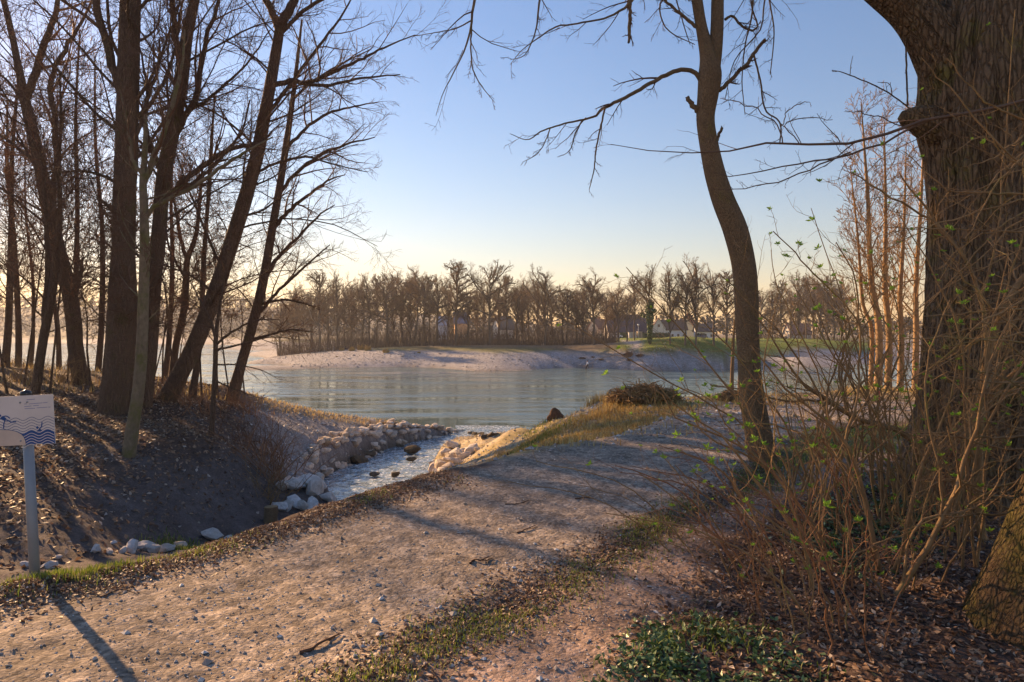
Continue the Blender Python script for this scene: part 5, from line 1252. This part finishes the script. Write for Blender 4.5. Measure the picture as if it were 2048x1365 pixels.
# low arching whips leaning out over the footpath
for i, (bx, by, lean, n, D) in enumerate([(1560,1260,-1.0,11,4.3),(1640,1300,-.8,10,4.0),(1500,1240,-1.15,10,4.7),(1720,1230,-.5,11,4.8),(1800,1250,.1,9,4.6),(1850,1180,.2,9,5.2),(1600,1180,-.9,9,5.2),(1760,1130,-.3,10,5.8),(1690,1120,-.6,9,5.8),(1880,1100,.1,8,6.0),(1960,1150,-.2,8,5.4),(1840,1060,-.4,9,6.6),(1700,1330,-.6,9,3.8)]):
    st = []
    for j in range(n):
        a = lean*.62 + rs.normal()*.3; H_ = rs.uniform(150, 420)*(4.6/D); x0 = bx+rs.uniform(-60, 60); dd = rs.uniform(-.5, .5)
        w_ = rs.uniform(2.6, 5.5)
        st.append([(x0, by+30, w_, dd), (x0+a*H_*.22, by-H_*.36, w_*.85, dd*1.2), (x0+a*H_*.55, by-H_*.68, w_*.65, dd*1.4), (x0+a*H_*1.0+rs.normal()*15, by-H_*(.92 if abs(a) < .7 else .8), w_*.35, dd*1.8)])
    lab = ['whippy brown shrub leaning left over the footpath at the ivy patch','dense thin stemmed shrub at the bottom edge beside the ivy patch','leftmost thin stemmed shrub arching low over the footpath','brown thicket shrub left of the knobby mossy shrub','brown upright shrub right behind the knobby mossy shrub',
           'upright whippy shrub between the knobby shrub and the mossy trunk','thin shrub leaning over the footpath behind the pale straight stem','brown shrub at the foot of the old tree, facing the footpath','low brown shrub on the footpath edge before the old tree','upright thin shrub right against the old tree base',
           'thin shrub rising directly left of the mossy trunk','small shrub where the footpath reaches the old tree','short shrub at the bottom edge between two thick stems'][i]
    shrub_px('shrub', lab, D, st, 420+i, TWIG_TAN if i % 3 else TWIG_RED, 3, 3, 9 if i % 2 else 5, .35, .4)
# tall canes before the old tree
for i, (bx, by, D, n, lab) in enumerate([(1860, 1060, 5.6, 7, 'tall bare canes rising in front of the left edge of the old tree'), (1950, 1120, 5.0, 7, 'tall bare canes rising in front of the middle of the old tree'), (1760, 1030, 6.2, 6, 'tall bare canes between the crooked tree and the old tree')]):
    st = []
    for j in range(n):
        x0 = bx+rs.uniform(-60, 60); H_ = rs.uniform(350, 780)*(5/D); a = rs.normal()*.22; w_ = rs.uniform(4, 8); dd = rs.uniform(-.5, .5)
        st.append([(x0, by+20, w_, dd), (x0+a*H_*.2+rs.normal()*10, by-H_*.33, w_*.85, dd), (x0+a*H_*.6+rs.normal()*16, by-H_*.66, w_*.6, dd), (x0+a*H_*1.1+rs.normal()*30, by-H_, w_*.3, dd)])
    shrub_px('shrub', lab, D, st, 470+i, TWIG_TAN, 6, 3, 10, .35, .4)
# half height tangle between the crooked tree and the old tree
for i, (bx, by, D, n, lab) in enumerate([(1600, 960, 6.0, 9, 'twiggy bare shrub directly right of the crooked tree'), (1700, 940, 6.6, 9, 'twiggy bare shrub half way between the crooked tree and the old tree'), (1800, 1000, 5.8, 10, 'dense twiggy shrub at the foot of the old tree on its left'), (1640, 1080, 5.2, 8, 'twiggy bare shrub in the middle of the footpath edge'), (1900, 1000, 5.6, 9, 'dense twiggy shrub in front of the old tree base')]):
    st = []
    for j in range(n):
        x0 = bx+rs.uniform(-50, 50); H_ = rs.uniform(180, 430)*(5.5/D)*1.1; a = rs.normal()*.55; w_ = rs.uniform(3, 6.5); dd = rs.uniform(-.5, .5)
        st.append([(x0, by+30, w_, dd), (x0+a*H_*.25+rs.normal()*10, by-H_*.33, w_*.85, dd), (x0+a*H_*.65+rs.normal()*16, by-H_*.66, w_*.6, dd), (x0+a*H_*1.1+rs.normal()*30, by-H_, w_*.3, dd)])
    shrub_px('shrub', lab, D, st, 480+i, TWIG_TAN, 6, 4, 12, .42, .42)
# upper right twig tangle before the old tree
for i, (x0, y0, dx, D, lab) in enumerate([(2080, 640, -1, 4.6, 'twiggy shrub crown entering from the right edge at half height'), (2090, 330, -1, 4.9, 'twiggy shrub crown entering from the right edge near the top'), (2060, 880, -1, 4.4, 'twiggy shrub entering from the right edge above the mossy trunk')]):
    st = []
    for j in range(15):
        a = rs.uniform(-1.0, 1.2); L_ = rs.uniform(110, 330); w_ = rs.uniform(3.5, 7); yy = y0+rs.uniform(-120, 160); dd = rs.uniform(-.3, .5)
        st.append([(x0, yy, w_, dd), (x0-L_*.33, yy-L_*a*.25, w_*.8, dd), (x0-L_*.66, yy-L_*a*.62+rs.normal()*12, w_*.6, dd), (x0-L_, yy-L_*a*.95+rs.normal()*20, w_*.3, dd)])
    shrub_px('shrub', lab, D, st, 450+i, TWIG_TAN, 5, 3, 8, .4, .4, base=W(x0, HY+1.6*F/D, D), t0=.15)
# undergrowth along the left slope and spit edge
for i, (px, py, n, h, sp, mat, lab) in enumerate([(520,905,60,1.3,1.0,TWIG_DARK,'dark dry bramble bush on the slope edge beside the spit'),(555,960,50,1.4,.6,TWIG_RED,'dry weedy bush just above the white broken rocks'),(480,820,60,1.0,1.3,TWIG_RED,'reddish brush under the slender rightmost tree'),
        (395,820,40,1.0,1.0,TWIG_RED,'brown brush at the foot of the leaning trunk'),(120,770,60,1.3,1.6,TWIG_TAN,'tangled tan brush between the forked tree and the stout leaning tree'),(30,780,60,1.4,1.8,TWIG_TAN,'tangled tan brush at the left edge behind the sign'),(300,800,30,.7,.8,TWIG_RED,'small brush between the thickest trunk and the leaning trunk'),(540,1000,26,.9,.35,TWIG_TAN,'few dry stalks beside the small cut stump')]):
    p = hit(px, py); org = np.array([p[0], p[1], gz(p[0], p[1])]); root = empty('bush', org, lab, 'bush')
    x = p[0]+rs.normal(size=n)*sp*.6; y = p[1]+rs.normal(size=n)*sp*.5; z = height(x, y)-.05
    up = np.stack([x, y, z], 1); d = np.stack([rs.normal(size=n)*.5, rs.normal(size=n)*.4, np.ones(n)], 1); hh = h*rs.uniform(.4, 1.2, (n, 1))
    P0 = np.stack([up, up+d*hh*.35, up+d*hh*.7+rs.normal(size=(n, 3))*.08, up+d*hh*np.array([1.25, 1.25, .95])], 1); R0 = np.tile([.012, .01, .008, .004], (n, 1))*rs.uniform(.6, 1.2, (n, 1))
    P2, R2 = grow(P0, R0, 5, 4, (.25, 1), .45, (25, 60), .03, .2, .6, .4, .004, rs)
    g = Geo(); g.tubes(P0, R0, 4); tag(link('stems', g.mesh('stems', mat, origin=org), root), kind='stuff')
    g = Geo(); g.tubes(P2, R2, 3); tag(link('twigs', g.mesh('twigs', mat, origin=org), root), kind='stuff')

# ---------------------------------------------------------------- ground cover
rg = np.random.default_rng(777)
def in_poly(poly, n, rng):
    poly = np.asarray(poly); a = poly.min(0); b = poly.max(0); out = np.zeros((0, 2))
    while len(out) < n:
        c = rng.uniform(a, b, (n*2, 2)); m = poly_sd(poly, c[:, 0], c[:, 1]) > 0; out = np.vstack([out, c[m]])
        if m.sum() == 0: break
    out = out[:n]; return out + rng.normal(size=out.shape)*.055*np.hypot(out[:, :1], out[:, 1:])**.6
def clumpy(xy, sc, thr, seed): return xy[vnoise(xy[:, 0]*sc, xy[:, 1]*sc, seed) + .25*vnoise(xy[:, 0]*sc*4, xy[:, 1]*sc*4, seed+1) - .125 + rg.normal(size=len(xy))*.16 > thr]
def ground_normal(x, y, e=.12):
    h0 = height(x, y); hx = height(x+e, y); hy = height(x, y+e)
    return nrm(np.stack([-(hx-h0)/e, -(hy-h0)/e, np.ones(len(x))], 1)), h0
def leaves(name, xy, size, mat, lift=.012, tiltamt=.45, four=True):
    n = len(xy); nm, z = ground_normal(xy[:, 0], xy[:, 1]); nm = nrm(nm + rg.normal(size=(n, 3))*tiltamt)
    t = nrm(np.cross(nm, rg.normal(size=(n, 3)))); b = np.cross(nm, t); s = (size*rg.uniform(.55, 1.3, n))[:, None]
    c = np.column_stack([xy, z+lift*rg.uniform(.3, 1.6, n)])
    cup = nm*s*rg.uniform(-.35, .35, (n, 1))
    V = np.stack([c-t*s, c+b*s*.55+cup, c+t*s, c-b*s*.55+cup], 1).reshape(-1, 3); i = np.arange(n)*4
    T = np.concatenate([np.stack([i, i+1, i+2], 1), np.stack([i, i+2, i+3], 1)])
    g = Geo(); g.add(V, None, T); return tag(link(name, g.mesh(name, mat, False)), kind='stuff')
def pathmask(xy, lo=.0):
    d = np.maximum(poly_sd(PATH, xy[:, 0], xy[:, 1]), poly_sd(TRAIL, xy[:, 0], xy[:, 1])); return d
# leaf litter: left bank, verges, under the shrubs
bank = HP([(-60,800),(230,760),(420,770),(480,800),(520,860),(545,930),(520,1000),(420,1050),(250,1100),(60,1150),(-120,1180)])
a1 = in_poly(bank, 44000, rg); a1 = a1[rg.random(len(a1)) < .35+.65*sstep(3.0, 4.0, height(a1[:, 0], a1[:, 1], False))]
leaves('fallen_leaves', a1, .062, LEAF_DEAD, .02)
verge = P5([(-300,1330),(0,1225),(300,1150),(520,1085),(700,1025),(900,962),(900,948),(680,1004),(500,1052),(300,1110),(0,1180),(-300,1260)])
v1 = in_poly(verge, 15000, rg); v1 = v1[rg.random(len(v1)) < sstep(1.0, -.05, pathmask(v1))]
strip_ = P5([(300,1500),(640,1365),(820,1265),(1000,1180),(1200,1090),(1420,985),(1540,925),(1560,950),(1460,1005),(1330,1068),(1180,1152),(1080,1228),(900,1318),(740,1420)])
v2 = in_poly(strip_, 9000, rg)
under = P5([(1300,1500),(1260,1340),(1290,1250),(1400,1130),(1600,1010),(1800,930),(2048,920),(2300,1100),(2300,1500)])
v3 = in_poly(under, 24000, rg)
leaves('leaf_litter', np.vstack([v1, v2]), .016, LEAF_DEAD, .006, .5)
leaves('leaf_litter', v3, .020, LEAF_DEAD, .01, .5)
pr = in_poly(PROM, 3000, rg); leaves('leaf_litter', pr, .03, LEAF_DEAD, .01, .4)
# ivy patch
ivp = P5([(1250,1365),(1300,1300),(1360,1245),(1440,1232),(1520,1280),(1570,1330),(1600,1420),(1240,1420)])
iv2 = P5([(1560,1120),(1640,1020),(1760,960),(1830,930),(1860,1000),(1780,1080),(1650,1160)])
i1 = clumpy(in_poly(ivp, 4000, rg), 3.0, .45, 31); leaves('ivy', i1, .019, IVY, .025, .55)
i2 = clumpy(in_poly(iv2, 4200, rg), 2.5, .4, 32); leaves('ivy', i2, .024, IVY, .03, .55)
def grass(name, xy, h, mat, w=.004, lean=.5):
    n = len(xy); z = height(xy[:, 0], xy[:, 1]); hh = h*rg.uniform(.4, 1.2, n); a = rg.uniform(0, 6.28, n); d = np.stack([np.cos(a), np.sin(a)], 1)
    ln = (lean*rg.uniform(.2, 1.3, n)*hh)[:, None]; p = np.stack([-d[:, 1], d[:, 0]], 1)*w
    base = np.column_stack([xy, z-.01]); mid = np.column_stack([xy+d*ln*.35, z+hh*.6]); tip = np.column_stack([xy+d*ln, z+hh*.95])
    pp = np.column_stack([p, np.zeros(n)])
    V = np.stack([base-pp, base+pp, mid+pp*.8, mid-pp*.8, tip], 1).reshape(-1, 3); i = np.arange(n)*5
    g = Geo(); g.add(V, np.stack([i, i+1, i+2, i+3], 1), np.stack([i+3, i+2, i+4], 1)); return tag(link(name, g.mesh(name, mat, False)), kind='stuff')
# green tufts on the verges
gv = P5([(60,1165),(120,1140),(240,1118),(250,1128),(150,1150),(90,1172)])
grass('verge_grass', in_poly(gv, 1500, rg), .06, GRASS, .0025)
grass('verge_grass', clumpy(in_poly(strip_, 13000, rg), 1.9, .62, 8), .034, GRASS, .0025, .9)
grass('verge_grass', clumpy(in_poly(verge, 7000, rg), 2.2, .84, 9), .045, GRASS, .0025, .8)
grass('verge_grass', clumpy(in_poly(GR2, 9000, rg), 1.1, .4, 10), .06, GRASS, .005, .8)
grass('verge_grass', clumpy(in_poly(ivp, 900, rg), 2.5, .6, 12), .06, GRASS, .003, .8)
for pts, n in [([(1055,862),(1075,845),(1100,838),(1112,846),(1085,860)], 900), ([(1035,905),(1060,885),(1085,872),(1090,880),(1060,898)], 900), ([(336,1100),(350,1088),(372,1086),(378,1094),(350,1102)], 500), ([(1062,862),(1072,858),(1078,862),(1068,866)], 120)]:
    grass('green_grass', in_poly(HP(pts), n, rg), .13, GRASS, .009, .7)
# dry grass on the promontory crest and spit crest
dg = HP([(985,925),(1060,880),(1120,860),(1190,826),(1250,806),(1380,806),(1330,840),(1240,862),(1120,895)])
grass('dry_grass', clumpy(in_poly(dg, 16000, rg), .9, .42, 14), .12, DRY, .006, .8)
grass('dry_grass', clumpy(in_poly(dg, 7000, rg), .9, .72, 15), .08, GRASS, .006, .8)
for px, py, n in [(1232,810,240),(1198,812,260),(1168,818,120),(1145,822,120),(1280,808,140),(1312,812,140),(995,915,120),(1210,830,100)]:
    p = hit(px, py); q = p[:2]+rg.normal(size=(n, 2))*.16; zt = height(q[:, 0], q[:, 1])
    o = grass('grass_tuft', q, .30, DRY, .006, .45); del o['kind']
    tag(o, {1232: 'tallest straw tuft left of the domed brush pile', 1198: 'straw tuft on the crest second left of the brush pile', 1168: 'small straw tuft on the crest between stump and brush pile', 1145: 'small straw tuft right of the weathered stump', 1280: 'straw tuft before the middle of the brush pile', 1312: 'straw tuft before the right half of the brush pile', 995: 'reddish straw tuft at the lower track edge of the slope', 1210: 'low straw tuft on the slope before the brush pile'}[px], 'grass tuft')
grass('dry_grass', clumpy(in_poly(PROM, 9000, rg), .55, .58, 44), .13, DRY, .007, .9)
grass('dry_grass', in_poly(SPITTOP, 5000, rg), .22, DRY, .014, .7)
back = HP([(-80,770),(-80,740),(150,742),(310,757),(470,782),(480,800),(400,800),(230,790)])
grass('dry_grass', clumpy(in_poly(back, 9000, rg), .5, .45, 18), .4, DRY, .012, .8)
mead = in_poly(GREEN, 9000, rg); grass('meadow_grass', mead, .35, GRASS, .07, .9)
sl = in_poly(P5([(1420,812),(1830,806),(1830,780),(1420,806)]), 5000, rg); grass('dry_grass', clumpy(sl, .8, .45, 19), .14, DRY, .007, .8)
# gravel: small stones on track, footpath, spit and beach
def stones(name, xy, size, mat, seed):
    n = len(xy); r = np.random.default_rng(seed); V0 = np.array([(1,0,0),(-1,0,0),(0,1,0),(0,-1,0),(0,0,1),(0,0,-1)], float)
    T0 = np.array([(0,2,4),(2,1,4),(1,3,4),(3,0,4),(2,0,5),(1,2,5),(3,1,5),(0,3,5)])
    z = height(xy[:, 0], xy[:, 1]); s = size*np.exp(r.normal(size=n)*.45); a = r.uniform(0, 6.28, n)
    V = V0[None]*(1+r.normal(size=(n, 6, 1))*.22)*np.stack([s, s*r.uniform(.6, .9, n), s*r.uniform(.4, .65, n)], 1)[:, None]
    ca, sa = np.cos(a)[:, None], np.sin(a)[:, None]
    V = np.stack([V[..., 0]*ca-V[..., 1]*sa, V[..., 0]*sa+V[..., 1]*ca, V[..., 2]], -1) + np.column_stack([xy, z+s*.15])[:, None]
    g = Geo(); g.add(V.reshape(-1, 3), None, (T0[None]+np.arange(n)[:, None, None]*6).reshape(-1, 3)); return tag(link(name, g.mesh(name, mat, False)), kind='stuff')
def polar(n, r0, r1, a0, a1, rng):
    r = np.exp(rng.uniform(math.log(r0), math.log(r1), n)); a = np.radians(rng.uniform(a0, a1, n)); return np.stack([r*np.sin(a), r*np.cos(a)], 1)
c = polar(26000, 2.6, 20, -42, 42, rg); c = c[pathmask(c) > -.15]
stones('gravel', c, .006, PEBBLE, 1)
c = polar(220, 2.6, 16, -42, 42, rg); c = c[pathmask(c) > -.3]
stones('gravel', c, .011, PEBBLE, 2)
stones('gravel', in_poly(SPIT, 4000, rg), .05, PEBBLE, 3)
stones('gravel', in_poly(PROM, 4500, rg), .035, PEBBLE, 4)
bch = HP([(520,722),(600,738),(800,743),(1000,744),(1200,743),(1450,737),(1450,712),(1200,707),(1000,706),(800,704),(600,700)])
stones('gravel', in_poly(bch, 9000, rg), .08, PEBBLE, 5)

# ---------------------------------------------------------------- air
g = Geo(); g.box(-1500, 1500, -70, 1200, -6, 75)
hz = bpy.data.materials.new('haze'); hz.use_nodes = True; hz.node_tree.nodes.clear()
ho = hz.node_tree.nodes.new('ShaderNodeOutputMaterial'); hv = hz.node_tree.nodes.new('ShaderNodeVolumePrincipled')
hv.inputs['Color'].default_value = (.80, .83, .92, 1); hv.inputs['Density'].default_value = HAZE; hv.inputs['Anisotropy'].default_value = .35
hz.node_tree.links.new(hv.outputs[0], ho.inputs['Volume'])
if HAZE > 0: tag(link('haze', g.mesh('haze', hz, False)), kind='stuff')
